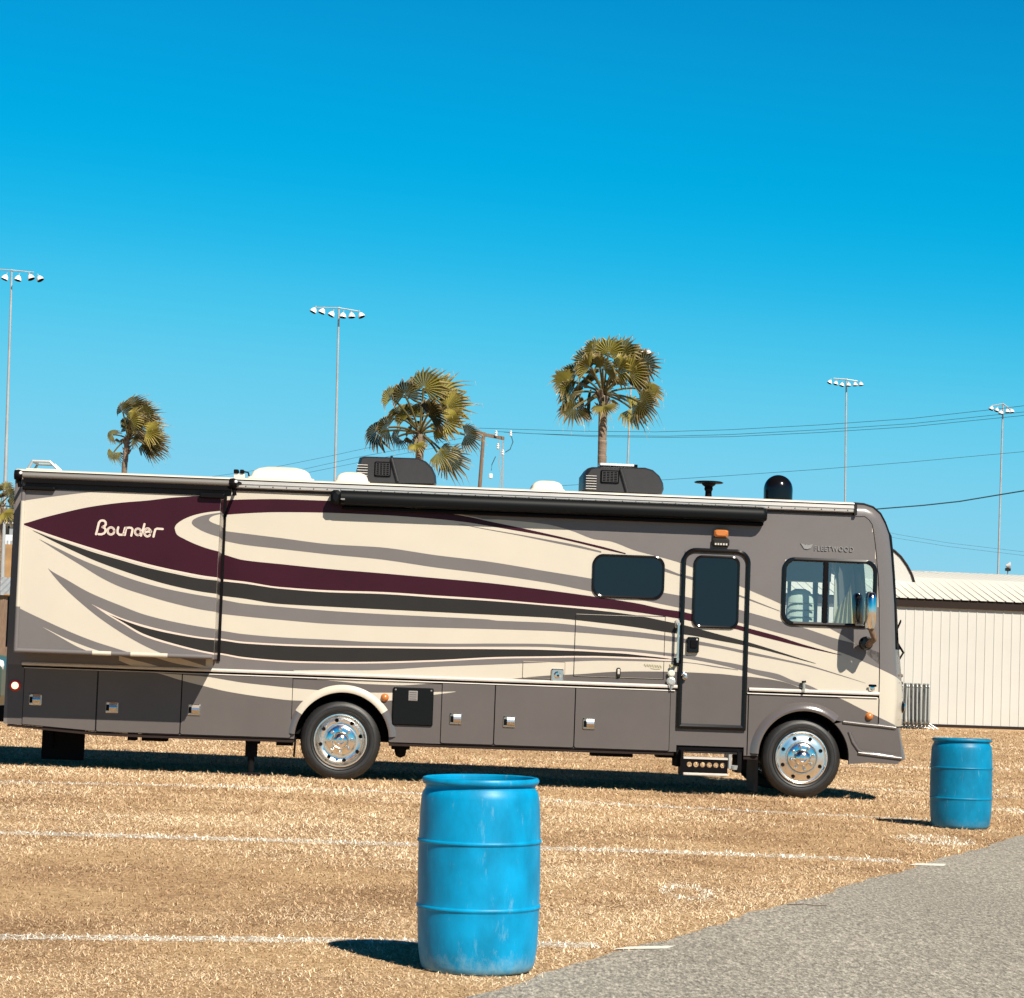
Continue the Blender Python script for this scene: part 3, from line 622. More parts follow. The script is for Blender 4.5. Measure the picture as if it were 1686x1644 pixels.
# black service cover behind rear wheel
x0, z1 = P(647.5, 1131.5); x1, z0 = P(712, 1196)
g = MB(); g.cbox(x0, x1, -0.03, -0.002, z0, z1, 'awningblack', 0.012); cov = g.build('service_cover', RV)
g = MB(); xx, zz = P(680, 1146); g.cbox(xx-0.055, xx+0.055, -0.036, -0.0305, zz-0.06, zz+0.06, 'badge', 0.006)
for k in range(4): g.box(xx-0.042, xx+0.042, -0.0375, -0.0361, zz+0.04-k*0.025-0.006, zz+0.04-k*0.025, 'brown')
g.build('warning_plate', cov)
for xq in (x0+0.03, x1-0.03): g = MB(); g.lathe([(0, -0.006), (0.010, -0.003), (0.012, 0)], 'midgrey', c=(xq, -0.0302, z1-0.03), axis='y', n=8); g.build('screw', cov)
for px, py in ((633.5, 1149), (1431, 1180)):
    xx, zz = P(px, py); g = MB(); g.lathe([(0.0, -0.045), (0.025, -0.042), (0.042, -0.025), (0.047, -0.004), (0.05, -0.001)], 'amber', c=(xx, 0, zz), axis='y', n=18); g.build('marker_light', RV, smooth=True)
xx, zz = P(25, 1129); g = MB(); g.lathe([(0.0, -0.03), (0.036, -0.026), (0.042, -0.02), (0.066, -0.016), (0.070, -0.001)], 'redlamp', c=(xx, 0, zz), axis='y', n=20, mats=['redlamp', 'redlamp', 'red', 'red']); g.build('side_light', RV, smooth=True)
# small hatches above the belt
x0, z1 = P(861.5, 1089); x1, z0 = P(929, 1118.5)
d = panel('fuel_hatch', x0, x1, z0, z1, 'cream', LB, gap=0.006, rc=0.006, y=-0.009, seam='wood')
g = MB(); xx, zz = P(917.5, 1112); g.cbox(xx-0.075, xx+0.075, -0.034, -0.0135, zz-0.075, zz+0.075, 'chrome', 0.01); g.lathe([(0, -0.052), (0.03, -0.05), (0.045, -0.035)], 'chrome', c=(xx, 0, zz), axis='y', n=16); g.lathe([(0, -0.056), (0.014, -0.0555)], 'black', c=(xx+0.005, 0, zz-0.005), axis='y', n=10); g.build('latch', d)
x0, z1 = P(948.5, 1011); x1, z0 = P(1091.5, 1118.5)
d = panel('kitchen_hatch', x0, x1, z0, z1, 'cream', LB, gap=0.008, rc=0.006, y=-0.009)
g = MB(); xx, zz = P(1018, 1108); g.cbox(xx-0.025, xx+0.025, -0.03, -0.0135, zz-0.06, zz+0.06, 'dark', 0.012); g.cbox(xx-0.014, xx+0.014, -0.036, -0.0301, zz-0.02, zz+0.045, 'aluflat', 0.006); g.build('latch', d)
g = MB()                                                      # faint script decal on the hatch
cxx, czz = P(1075, 1096)
pts = [(cxx-0.11+0.22*k/26, -0.0148, czz + 0.018*math.sin(k*1.7) - 0.01*k/26) for k in range(27)]
g.tube(pts, 0.0028, 'olive', n=4); g.tube([(cxx-0.03, -0.0148, czz-0.035), (cxx+0.03, -0.0148, czz-0.042), (cxx+0.09, -0.0148, czz-0.037)], 0.0025, 'olive', n=4); g.build('script_decal', d)
# grab handle
xx, zt = P(1116, 1023); _, zb = P(1113, 1094)
g = MB(); g.tube([(xx, -0.09, zt-0.02), (xx, -0.09, zb+0.02)], 0.016, 'chrome', n=12)
for z in (zt-0.035, zb+0.03): g.tube([(xx, -0.005, z), (xx, -0.10, z)], 0.022, 'alu' if z > 2 else 'black', n=10); g.cbox(xx-0.035, xx+0.035, -0.022, -0.002, z-0.05, z+0.05, 'alu' if z > 2 else 'dark', 0.012)
g.build('grab_handle', RV)

# entry door ---------------------------------------------------------------
dx0, dx1 = P(1118, 1060)[0], P(1231.5, 1060)[0]; dz0, dz1 = P(1170, 1201.5)[1], P(1180, 904)[1]; w = 0.052
g = MB(); g.poly(rrect(dx0+w*0.6, dx1-w*0.6, dz0+w*0.6, dz1-w*0.6, (0.01, 0.01, 0.12, 0.12)), 'cream', -0.012, back=0.0)
dwx0, dwx1 = P(1140.5, 980)[0], P(1216.5, 980)[0]; dwz0, dwz1 = P(1178, 1035)[1], P(1178, 915.5)[1]
dl = [b_ for b_ in LB]
paint(g, dl, dx0+0.04, dx1-0.04, dz0+0.04, dz1-0.03, -0.012)
zsk = 1.30
g.add([(dx0+0.035, -0.0142, dz0+0.03), (dx1-0.035, -0.0142, dz0+0.03), (dx1-0.035, -0.0142, zsk), (dx0+0.035, -0.0142, zsk)], [(0, 1, 2, 3)], 'skirtgrey')
door = g.build('entry_door', RV)
g = MB(); g.ring(rrect(dx0, dx1, dz0, dz1, (0.012, 0.012, 0.17, 0.17), 8), rrect(dx0+w, dx1-w, dz0+w*1.2, dz1-w, (0.008, 0.008, 0.125, 0.125), 8), 'blackgloss', -0.045, 0.0)
g.build('door_frame', door, smooth=True)
def window(name, parent, x0, x1, z0, z1, r, fw, y=0.0, gm='tintglass', frame='blackgloss', thick=0.024):
    g = MB(); g.ring(rrect(x0, x1, z0, z1, r, 8), rrect(x0+fw, x1-fw, z0+fw, z1-fw, max(0.01, r-fw*0.7), 8), frame, y-thick, y+0.0)
    o = g.build(name, parent, smooth=True)
    g = MB(); g.poly(rrect(x0+fw*0.8, x1-fw*0.8, z0+fw*0.8, z1-fw*0.8, max(0.01, r-fw*0.6), 8), gm, y-thick*0.35); g.build('pane', o)
    return o
window('door_window', door, dwx0, dwx1, dwz0, dwz1, 0.10, 0.030, y=-0.0155)
xa, za = P(1131, 1049); xb, zb_ = P(1149.5, 1075.5)
g = MB(); g.cbox(xa, xb, -0.062, -0.0145, zb_, za, 'blackgloss', 0.012); g.cbox(xa+0.03, xb-0.03, -0.072, -0.0621, zb_+0.05, za-0.03, 'black', 0.01)
g.lathe([(0, -0.068), (0.01, -0.066), (0.012, -0.062)], 'alu', c=(xb-0.028, 0, za-0.03), axis='y', n=8); g.build('door_latch', door)
g = MB(); xx, zz = P(1127.5, 1114.5); g.lathe([(0, -0.085), (0.02, -0.08), (0.028, -0.065), (0.014, -0.05), (0.014, -0.03), (0.035, -0.022), (0.038, -0.0145)], 'chrome', c=(xx, 0, zz), axis='y', n=18); g.cbox(xx-0.045, xx+0.0, -0.04, -0.0145, zz+0.015, zz+0.05, 'chrome', 0.006); g.build('door_lock', door, smooth=True)
# windows
x0, x1, z0, z1 = P(975, 950)[0], P(1094, 950)[0], P(1034, 986)[1], P(1034, 914)[1]
window('side_window', RV, x0, x1, z0, z1, 0.13, 0.030)
cw = window('cab_window', RV, CW['x0'], CW['x1'], CW['z0'], CW['z1'], 0.14, 0.048, gm='clearglass', thick=0.03)
g = MB(); xm = P(1358.5, 975)[0]; g.cbox(xm-0.032, xm+0.032, -0.026, 0.03, CW['z0']+0.03, CW['z1']-0.03, 'black', 0.008); g.build('mullion', cw)
# porch light and small lamp above door
xx, zz = P(1186.5, 878.5); g = MB(); g.cbox(xx-0.085, xx+0.085, -0.075, -0.0, zz-0.05, zz+0.05, 'amber', 0.02); g.build('porch_light', RV)
xx, zz = P(1186, 893.5); g = MB(); g.cbox(xx-0.105, xx+0.105, -0.06, -0.0, zz-0.055, zz+0.052, 'dark', 0.02)
for k in range(5): g.box(xx-0.075+k*0.033, xx-0.055+k*0.033, -0.064, -0.0601, zz-0.035, zz-0.012, 'aluflat')
g.build('lamp', RV)
# awning
ax0, az1 = P(545, 814); ax1, _ = P(1260, 842); zc = P(900, 835, -0.12)[1]
g = MB(); vs = []; pr = [(0.0, 0.10), (-0.10, 0.105), (-0.17, 0.085), (-0.205, 0.04), (-0.21, -0.01), (-0.19, -0.055), (-0.14, -0.075), (-0.05, -0.07), (0, -0.06)]
xs_ = [ax0+0.12, ax1-0.06, ax1-0.02, ax1]; k_ = len(pr)
for j, x in enumerate(xs_):
    s_ = (1, 1, 0.93, 0.78)[j]
    vs += [(x, y*s_, zc + z*s_) for y, z in pr]
g.add(vs, [(j*k_+i, j*k_+i+1, (j+1)*k_+i+1, (j+1)*k_+i) for j in range(3) for i in range(k_-1)] + [tuple(range(k_)), tuple(range(4*k_-1, 3*k_-1, -1))], 'awningblack')
aw = g.build('awning', RV, smooth=True)
g = MB(); g.cbox(ax0, ax0+0.12, -0.20, -0.0, zc-0.07, zc+0.10, 'awningblack', 0.03); g.cbox(ax0+0.12, ax0+0.17, -0.222, -0.21, zc-0.02, zc+0.0, 'badge', 0.003)
g.build('end_cap', aw)
g = MB(); g.cbox(ax0+0.14, ax1-0.03, -0.085, -0.002, zc-0.125, zc-0.078, 'black', 0.012); g.build('awning_rail', aw)
# badge text
def text_mesh(s, size, m_, ext):
    cu = bpy.data.curves.new('txt', 'FONT'); cu.body = s; cu.size = size; cu.extrude = ext; cu.space_character = 1.15
    o = bpy.data.objects.new('txt', cu); COL.objects.link(o); bpy.context.view_layer.update()
    me = bpy.data.meshes.new_from_object(o); bpy.data.objects.remove(o); me.materials.clear(); me.materials.append(M[m_]); return me
me = text_mesh('FLEETWOOD', 0.085, 'badge', 0.006); me.transform(Matrix.Rotation(R(90), 4, 'X'))
xs_t = [v.co.x for v in me.vertices]; wt = max(xs_t) - min(xs_t); tx0, tz0 = P(1340, 906); tx1, _ = P(1404, 908)
me.transform(Matrix.Diagonal(((tx1-tx0)/wt, 1, 1, 1))); me.transform(Matrix.Translation((tx0, -0.008, tz0-0.005)))
o = bpy.data.objects.new('badge_lettering', me); COL.objects.link(o); o.parent = RV
g = MB(); ex_, ez_ = P(1328, 900)
g.poly([(ex_-0.075, ez_+0.035), (ex_-0.01, ez_+0.012), (ex_, ez_+0.03), (ex_+0.01, ez_+0.012), (ex_+0.075, ez_+0.03), (ex_+0.05, ez_-0.02), (ex_+0.01, ez_-0.035), (ex_-0.03, ez_-0.03)][::-1], 'badge', -0.012, back=-0.002)
g.build('winged_badge', RV)

# slide-out ---------------------------------------------------------------
SY = -0.70
sx0, sx1 = P(27, 980, SY)[0], P(357.5, 960, SY)[0]; sz0, sz1 = P(200, 1080.5, SY)[1], 3.40
SB = [
 ('grey', 1, [(25,780),(100,780),(220,780)], [(25,827),(42.5,824),(97,816.6),(146,811),(182,808.6),(220,806)]),
 ('maroon', 1, [(36,863.2),(42.5,861.6),(73,852.5),(109.5,843.3),(146,835.4),(200,828),(242.6,824.5),(285,819.6),(329,817),(372,814)],
               [(36,863.6),(55,870.7),(97,885.3),(146,901),(200,917),(248.7,930.3),(297,941),(346,949.8),(366,951.8),(372,952)]),
 ('pin', 1, [(40,865),(55,870.7),(97,885.3),(146,901),(200,917),(248.7,930.3),(297,941),(346,949.8),(366,951.8),(372,952)], [(40,866.4),(55,873.2),(97,888.8),(146,904.6),(200,920.6),(248.7,933.9),(297,944.6),(346,953.4),(366,955.4),(372,955.6)]),
 ('cream', 2, [(287.6,870),(289,866),(292.5,862),(303.4,855),(321.7,848),(346,843.3),(372,841)], [(287.6,870),(289,875.5),(291,880),(303.4,887.7),(321.7,896.3),(346,904.8),(372,911)]),
 ('grey', 3, [(315.6,861),(317,857.5),(321.7,854),(334,849.4),(350,846.3),(372,843.5)], [(315.6,861),(317,864),(321.7,868),(334,875),(352,881.7),(372,887)]),
 ('cream', 4, [(344,856.7),(346,853),(352,849.6),(372,845.5)], [(344,856.7),(346,859),(352,862),(372,868.5)]),
 ('dark', 1, [(54,873.7),(85,886),(121.7,898.7),(158,911),(200,923),(236.5,933.5),(285,944.5),(334,953.8),(372,957.5)], [(54,874.2),(85,890),(121.7,907.8),(158,924),(200,939.4),(236.5,951.5),(285,965),(334,975),(372,980)]),
 ('grey', 1, [(65,888.3),(97,904),(134,921.8),(170,936.4),(200,948),(236.5,960),(285,972.2),(334,981.3),(372,987)], [(65,888.8),(97,909),(134,931.5),(170,953.4),(200,967.4),(236.5,979.5),(285,993.5),(334,1004.5),(372,1010)]),
 ('grey', 1, [(79,935.8),(82.7,939),(109.5,954.6),(146,975.3),(200,998),(236.5,1011.8),(285,1024),(334,1033),(372,1038.5)], [(79,936),(84,943),(103.4,965.5),(133.8,993.5),(164,1017.9),(200,1042.2),(236.5,1062.9),(254.7,1071.4),(268,1077),(280,1084),(372,1090)]),
 ('pin', 2, [(151.5,995.4),(176.4,1007.5),(200,1017.9),(236.5,1029.4),(285,1041),(334,1049.5),(372,1053.3)], [(151.5,995.8),(176.4,1010.5),(200,1020.4),(236.5,1033),(285,1044.2),(334,1052.2),(372,1056)]),
 ('pin', 2, [(155,997.5),(176.4,1010.5),(200,1023.5),(236.5,1044),(285,1059.8),(334,1072),(372,1079)], [(155,998),(176.4,1012.6),(200,1026.6),(236.5,1047.7),(285,1063),(334,1074.8),(372,1082)]),
 ('dark', 2, [(184,1013.6),(200,1020.4),(236.5,1033),(285,1044.2),(334,1052.2),(372,1056)], [(184,1014),(200,1023.5),(236.5,1044),(285,1059.8),(334,1072),(372,1079)]),
 ('grey', 1, [(22,996),(26,998.4),(73,1021.5),(121.7,1043.4),(158,1057.4),(194.6,1069),(218,1077),(240,1090)], [(22,1090),(240,1091)]),
 ('cream', 2, [(71,1033),(109.5,1052),(146,1066.5),(170,1074.4),(184,1079.5),(190,1084)], [(71,1033.3),(97,1048.3),(127.7,1065.3),(152,1076),(165,1084),(190,1086)]),
]
LSB = to_local(SB, SY)
g = MB(); g.box(sx0, sx1, SY, -0.001, sz0, sz1, 'cream')
paint(g, LSB, sx0+0.001, sx1-0.001, sz0+0.002, sz1-0.002, SY)
xe = sx1 - 0.003                                             # colours wrap round on to the side face
for m_, lv, tp, bt in LSB:
    tx, tz = zip(*tp); bx, bz = zip(*bt)
    if max(tx) >= xe and max(bx) >= xe:
        T = float(pchip(tx, tz, np.array([xe]))[0]); B = float(pchip(bx, bz, np.array([xe]))[0])
        T, B = min(T, sz1-0.002), max(B, sz0+0.002)
        if T > B: g.add([(sx1+0.0015*lv, SY, B), (sx1+0.0015*lv, -0.002, B), (sx1+0.0015*lv, -0.002, T), (sx1+0.0015*lv, SY, T)], [(0, 1, 2, 3)], m_)
slide = g.build('slide_out', RV)
g = MB()
def bead(x0, z0, x1, z1, m_, r=0.026):
    g.tube([(x0, SY-0.004, z0), (x1, SY-0.004, z1)], r, m_, n=12)
zcr = P(28, 999, SY)[1]; zgr = P(38, 825, SY)[1]
bead(sx0+0.024, sz0+0.024, sx0+0.024, zcr, 'grey'); bead(sx0+0.024, zcr, sx0+0.024, zgr, 'cream'); bead(sx0+0.024, zgr, sx0+0.024, sz1, 'grey')
for a, c, m_ in ((24, 152, 'grey'), (152, 183, 'cream'), (183, 215, 'grey'), (215, 276, 'cream'), (276, 361, 'grey')):
    bead(max(sx0, P(a, 1079, SY)[0]), sz0+0.024, min(sx1-0.02, P(c, 1079, SY)[0]), sz0+0.024, m_)
g.build('edge_bead', slide, smooth=True)
g = MB(); g.box(sx1+0.003, sx1+0.036, -0.03, -0.003, sz0-0.02, 3.44, 'black'); g.build('slide_seal', RV)
# lettering Bounder
def stroke(mb, pts, w, m_, y0, y1):
    """ribbon of width w along px points, with round ends"""
    Q = [P(120 + a/9.367, 830 + c/9.367, y0) for a, c in pts]; n = len(Q)
    for i in range(n-1):
        a, c = Vector(Q[i]), Vector(Q[i+1]); d = (c-a)
        if d.length < 1e-6: continue
        d.normalize(); nn = Vector((-d.y, d.x))*w/2
        mb.add([(*p, 0)[:0] or (p.x, y0, p.y) for p in (a-nn, c-nn, c+nn, a+nn)], [(0, 1, 2, 3)], m_)
    for q in Q:
        mb.add([(q[0]+w/2*math.cos(2*math.pi*k/10), y0-0.0004, q[1]+w/2*math.sin(2*math.pi*k/10)) for k in range(10)], [tuple(range(10))], m_)
def ell(cx, cy, rx, ry, a0=0, a1=360, n=16): return [(cx+rx*math.cos(R(a0+(a1-a0)*k/n)), cy+ry*math.sin(R(a0+(a1-a0)*k/n))) for k in range(n+1)]
g = MB(); sw = 0.0255; ly = SY-0.008
for pts in ([(357,468),(372,415),(388,345),(402,290),(425,262),(455,255),(485,262),(505,285),(507,318),(490,343),(455,358)], [(455,358),(485,368),(503,392),(500,430),(480,455),(440,470),(395,468)],
            ell(587, 418, 52, 55), [(700,362),(688,410),(690,450),(715,475),(750,478),(780,470)], [(805,370),(780,470),(778,478)],
            [(822,370),(800,480)], [(822,372),(870,366),(905,372),(920,395),(912,440),(900,490)],
            ell(1003, 432, 46, 50), [(1104,312),(1090,370),(1062,440),(1050,490)],
            ell(1150, 440, 50, 62, 0, -320), [(1112,440),(1160,425),(1200,440),(1205,425)],
            [(1243,505),(1258,440),(1272,395),(1300,382),(1385,388)]):
    stroke(g, pts, sw, 'pin', ly, ly)
g.build('lettering', slide)
# slide topper
tz = P(200, 789, -0.76)[1]; tx0, tx1 = P(30, 790, -0.76)[0], P(386, 800, -0.5)[0]
g = MB(); g.tube([(tx0+0.05, -0.76, tz), (tx1, -0.76, tz)], 0.036, 'midgrey', n=16)
g.add([(tx0+0.08, -0.76, tz+0.035), (tx1-0.06, -0.76, tz+0.035), (tx1-0.06, -0.03, 3.490), (tx0+0.08, -0.03, 3.490), (tx0+0.08, -0.76, tz+0.031), (tx1-0.06, -0.76, tz+0.031), (tx1-0.06, -0.03, 3.485), (tx0+0.08, -0.03, 3.485)],
      [(0, 1, 2, 3), (7, 6, 5, 4), (0, 4, 5, 1), (2, 6, 7, 3), (0, 3, 7, 4), (1, 5, 6, 2)], 'white')
g.box(tx0+0.06, tx1-0.02, -0.775, -0.70, tz-0.085, tz-0.036, 'black')
g.box(tx0+0.06, tx1-0.02, -0.715, -0.702, tz-0.15, tz-0.086, 'dark')
tp = g.build('slide_topper', slide, smooth=True)
for x in (tx0, tx1):
    g = MB(); g.lathe([(0, -0.05), (0.055, -0.045), (0.062, 0.0), (0.05, 0.04), (0, 0.045)], 'black', c=(x, -0.76, tz), axis='x', n=16)
    g.tube([(x, -0.74, tz-0.02), (x+0.02, -0.73, tz-0.14)], 0.025, 'black'); g.tube([(x, -0.72, tz), (x+(0.06 if x == tx1 else 0), -0.35, tz+0.03), (x+0.02, -0.02, tz+0.06)], 0.02, 'black')
    br = g.build('topper_bracket', slide); g = MB(); g.lathe([(0, -0.022), (0.015, -0.018), (0.021, 0)], 'lampwhite', c=(x+0.03, -0.80, tz+0.02), axis='y', n=10); g.build('bolt', br)
for q0, q1 in (((38, 801), (91, 809)), ((329, 812), (370, 822))):
    a, c = P(*q0, SY), P(*q1, SY); g = MB(); g.cbox(a[0], c[0], SY-0.06, SY-0.001, c[1], a[1], 'black', 0.01); g.build('topper_clamp', slide)

# front cap ---------------------------------------------------------------
m, t, b = nodes_mat('cappaint'); tc = t.nodes.new('ShaderNodeTexCoord'); sx = t.nodes.new('ShaderNodeSeparateXYZ'); t.links.new(tc.outputs['Object'], sx.inputs[0])
def line_mask(p, q, above):
    (xa, za), (xb, zb2) = p, q; k = (zb2-za)/(xb-xa)
    mu = t.nodes.new('ShaderNodeMath'); mu.operation = 'MULTIPLY_ADD'; mu.inputs[1].default_value = -k; mu.inputs[2].default_value = -(za - k*xa)
    t.links.new(sx.outputs[0], mu.inputs[0]); ad = t.nodes.new('ShaderNodeMath'); ad.operation = 'ADD'; t.links.new(mu.outputs[0], ad.inputs[0]); t.links.new(sx.outputs[2], ad.inputs[1])
    gt = t.nodes.new('ShaderNodeMath'); gt.operation = 'GREATER_THAN' if above else 'LESS_THAN'; gt.inputs[1].default_value = 0; t.links.new(ad.outputs[0], gt.inputs[0]); return gt.outputs[0]
k1 = line_mask(P(1447, 1101), P(1479, 1116), False); k2 = line_mask(P(1427, 1172), P(1473, 1193.5), True)
mm = t.nodes.new('ShaderNodeMath'); mm.operation = 'MULTIPLY'; t.links.new(k1, mm.inputs[0]); t.links.new(k2, mm.inputs[1])
mx = t.nodes.new('ShaderNodeMix'); mx.data_type = 'RGBA'; mx.inputs[6].default_value = (0.112, 0.100, 0.099, 1); mx.inputs[7].default_value = (0.440, 0.396, 0.330, 1)
t.links.new(mm.outputs[0], mx.inputs[0]); t.links.new(mx.outputs[2], b.inputs['Base Color']); b.inputs['Roughness'].default_value = 0.26
cols = [(0.0, 0.0), (0.45, 0.006), (0.75, 0.028), (0.92, 0.065), (1.0, 0.115)]
inner = [0.35, 0.7, 1.25, 1.8, 2.15]
bulge = [0.0, 0.0, 0.03, 0.07, 0.10, 0.135, 0.13, 0.13, 0.13, 0.15, 0.17, 0.18, 0.20]
def caprow(i, off=0.0):
    (px, pz), (sxx, sz) = PROF[i], SEAM[i]; row = []
    for f_, y in cols: row.append((sxx + (px-sxx)*f_, y, sz + (pz-sz)*f_))
    for y in inner: q = 1 - (2*y/RY-1)**2; row.append((px + bulge[i]*q*1.3, y, pz + (0.012 if i < 2 else 0)))
    for f_, y in cols[::-1]: row.append((sxx + (px-sxx)*f_, RY-y, sz + (pz-sz)*f_))
    return row
g = MB(); rows = [caprow(i) for i in range(13)]; k_ = len(rows[0])
ws = lambda i, j: 4 <= i < 9 and 4 <= j < 10
for i in range(12):
    for j in range(k_-1):
        if ws(i, j): continue
        g.add([rows[i][j], rows[i+1][j], rows[i+1][j+1], rows[i][j+1]], [(0, 1, 2, 3)], 'blackgloss' if i < 4 and 4 <= j < 10 else 'cappaint')
cap = g.build('front_cap', RV)
import bmesh
bm = bmesh.new(); bm.from_mesh(cap.data); bmesh.ops.remove_doubles(bm, verts=bm.verts, dist=0.0005); bmesh.ops.recalc_face_normals(bm, faces=bm.faces); bm.to_mesh(cap.data); bm.free()
cap.data.polygons.foreach_set('use_smooth', [True]*len(cap.data.polygons))
g = MB()
for i in range(4, 9):
    for j in range(4, 10): g.add([rows[i][j], rows[i+1][j], rows[i+1][j+1], rows[i][j+1]], [(0, 1, 2, 3)], 'tintglass' if j in (4, 9) else 'clearglass')
wsh = g.build('windshield', RV)
g = MB()
for i in range(4, 9): g.tube([rows[i][4], rows[i+1][4]], 0.019, 'black', n=8); g.tube([rows[i][10], rows[i+1][10]], 0.014, 'black', n=8)
for j in range(4, 10): g.tube([rows[4][j], rows[4][j+1]], 0.014, 'black', n=8); g.tube([rows[9][j], rows[9][j+1]], 0.014, 'black', n=8)
g.tube([rows[i][7] for i in range(4, 10)], 0.014, 'black', n=8); g.build('gasket', wsh)
g = MB(); g.tube([(PROF[i][0]+0.002, 0.112, PROF[i][1]+0.004) for i in range(0, 5)], 0.017, 'black', n=8); g.build('cap_trim', RV)
g = MB()                                                     # cap-to-body seam line
for i in range(0, 12):
    a, c = SEAM[i], SEAM[i+1]; g.tube([(a[0], 0.002, a[1]), (c[0], 0.002, c[1])], 0.0065, 'brown', n=6)
g.build('cap_seam', RV)
g = MB()                                                     # wiper arms and grille across the nose
for y in (0.45, 1.5):
    xw, zw = P(1482, 1088, y)
    g.tube([(xw-0.05, y, zw-0.05), (xw+0.05, y+0.05, zw+0.1), (xw+0.03, y+0.6, zw+0.32)], 0.014, 'black', n=6); g.tube([(xw+0.04, y+0.2, zw+0.5), (xw+0.02, y+0.9, zw+0.1)], 0.010, 'black', n=6)
g.build('wiper', RV)
g = MB(); zg1, zg0 = PROF[10][1], PROF[12][1]
for k in range(7):
    z = zg0 + 0.08 + (zg1-zg0-0.1)*k/6; xb_ = PROF[11][0]
    g.tube([(xb_+0.02, 0.22, z), (xb_+0.15, 0.6, z), (xb_+0.25, 1.25, z), (xb_+0.15, 1.9, z), (xb_+0.02, 2.28, z)], 0.022, 'brown' if k % 2 else 'wood', n=8)
g.build('grille', RV)
for y in (0.42, RY-0.42):
    xb_, zb2 = P(1481, 1165, 0.12); g = MB(); g.lathe([(0.0, 0.10), (0.07, 0.09), (0.10, 0.05), (0.11, -0.03)], 'blackgloss', c=(xb_+0.015, y, zb2), axis='x', n=16)
    g.lathe([(0.045, 0.112), (0.06, 0.10), (0.05, 0.09)], 'chrome', c=(xb_+0.015, y, zb2), axis='x', n=14); g.build('headlight', RV, smooth=True)
# front bumper with recessed side scoop
g = MB(); bz = [P(1388, 1187)[1], P(1420, 1195)[1], P(1420, 1200)[1]]
arB = [p for p in arc(ARCH_F, 0.435, 40) if p[0] > ARCH_F['c'][0] and p[1] < ZBR-0.004]
tipx, tipz = P(1480, 1200); bx_, bz_ = P(1487, 1250)
outl = [(XBR, ZBR), ] + arB[:] + [(arB[-1][0], 0.40), P(1430, 1256), P(1476, 1258.5), (bx_-0.02, P(1487, 1252)[1]), (bx_-0.03, P(1485, 1240)[1]), (tipx+0.015, P(1480, 1225)[1]), (tipx-0.02, tipz+0.01), P(1460, 1196)]
def off(loop, y, sx_=0): return [(x, y, z) for x, z in loop]
g.poly(outl[::-1], 'skirtgrey', -0.030, back=0.02)
# wrap across the front
fr = [P(1478, 1199), P(1481, 1224), P(1485, 1240), P(1487, 1251), P(1474, 1258)]
vs = []
for y, dx in ((-0.028, -0.03), (0.03, 0.0), (0.15, 0.05), (0.6, 0.16), (1.25, 0.21), (1.9, 0.16), (2.35, 0.05), (2.47, 0), (2.53, -0.03)):
    vs += [(x+dx, y, z) for x, z in fr]
g.add(vs, [(j*5+i, j*5+i+1, (j+1)*5+i+1, (j+1)*5+i) for j in range(8) for i in range(4)], 'skirtgrey')
g.poly([(x, z) for x, z in outl[::-1]], 'skirtgrey', RY+0.03, back=RY-0.02)
bump_ = g.build('bumper', RV)
g = MB()
def ridge(pts, r, m_='greygloss', y=-0.032): g.tube([(*[q for q in (P(a, c))][:1], y, P(a, c)[1]) for a, c in pts], r, m_, n=10)
ridge([(1387, 1189), (1420, 1193), (1450, 1196), (1474, 1199)], 0.021); ridge([(1397, 1205), (1403, 1222), (1412, 1235), (1420, 1240), (1450, 1243), (1479, 1248)], 0.018)
ridge([(1412, 1240), (1450, 1245), (1483, 1249)], 0.022)
g.build('bumper_ridge', bump_, smooth=True)
g = MB(); sc = [P(1399, 1203), P(1414, 1233), P(1475, 1241), P(1473, 1203)]
g.poly([p for p in sc][::1], 'skirtgrey', -0.0315); g.build('bumper_scoop', bump_)
# hood-side spigots
for px, py, dark in ((1322.5, 1130, 0), (1435.5, 1134, 1)):
    xx, zz = P(px, py); g = MB()
    if not dark: g.tube([(xx, -0.045, zz-0.07), (xx, -0.045, zz+0.04)], 0.017, 'chrome', n=10); g.tube([(xx, -0.045, zz+0.04), (xx-0.003, -0.045, zz+0.065)], 0.028, 'brown', n=10); g.tube([(xx, 0, zz-0.03), (xx, -0.045, zz-0.03)], 0.012, 'chrome')
    else: g.lathe([(0, -0.035), (0.03, -0.03), (0.042, -0.012), (0.045, -0.001)], 'chrome', c=(xx, 0, zz), axis='y', n=14); g.cbox(xx-0.05, xx+0.05, -0.05, -0.0351, zz+0.02, zz+0.05, 'black', 0.01)
    g.build('latch' if not dark else 'vent_cap', RV)
# mirror
g = MB(); mx_, mz_ = P(1430, 1055, -0.18)
hx, hz = P(1429, 1003, -0.36)
g.lathe([(0, -0.06), (0.06, -0.055), (0.085, -0.02), (0.085, 0.02), (0.06, 0.05), (0, 0.055)], 'blackgloss', c=(mx_-0.02, -0.12, P(1430, 1060, -0.12)[1]-0.0), axis='y', n=16)
g.tube([(mx_-0.02, -0.02, mz_-0.03), (mx_, -0.17, mz_-0.05), (mx_+0.04, -0.34, mz_+0.02), (hx+0.03, -0.40, hz-0.22)], 0.038, 'wood', n=12)
mir = g.build('mirror', RV, smooth=True)
g = MB(); vs = []
for zf, s_ in ((-0.27, 0.45), (-0.25, 0.8), (-0.18, 1), (0.0, 1.0), (0.14, 0.95), (0.2, 0.75), (0.225, 0.4)):
    for k in range(16):
        a = 2*math.pi*k/16; vs.append((hx + 0.02 + 0.072*s_*math.cos(a), -0.40 + 0.13*s_*math.sin(a), hz + zf*0.92))
g.add(vs, [(j*16+k, j*16+(k+1) % 16, (j+1)*16+(k+1) % 16, (j+1)*16+k) for j in range(6) for k in range(16)] + [tuple(range(15, -1, -1)), tuple(range(96, 112))], 'chrome')
g.build('mirror_head', mir, smooth=True)
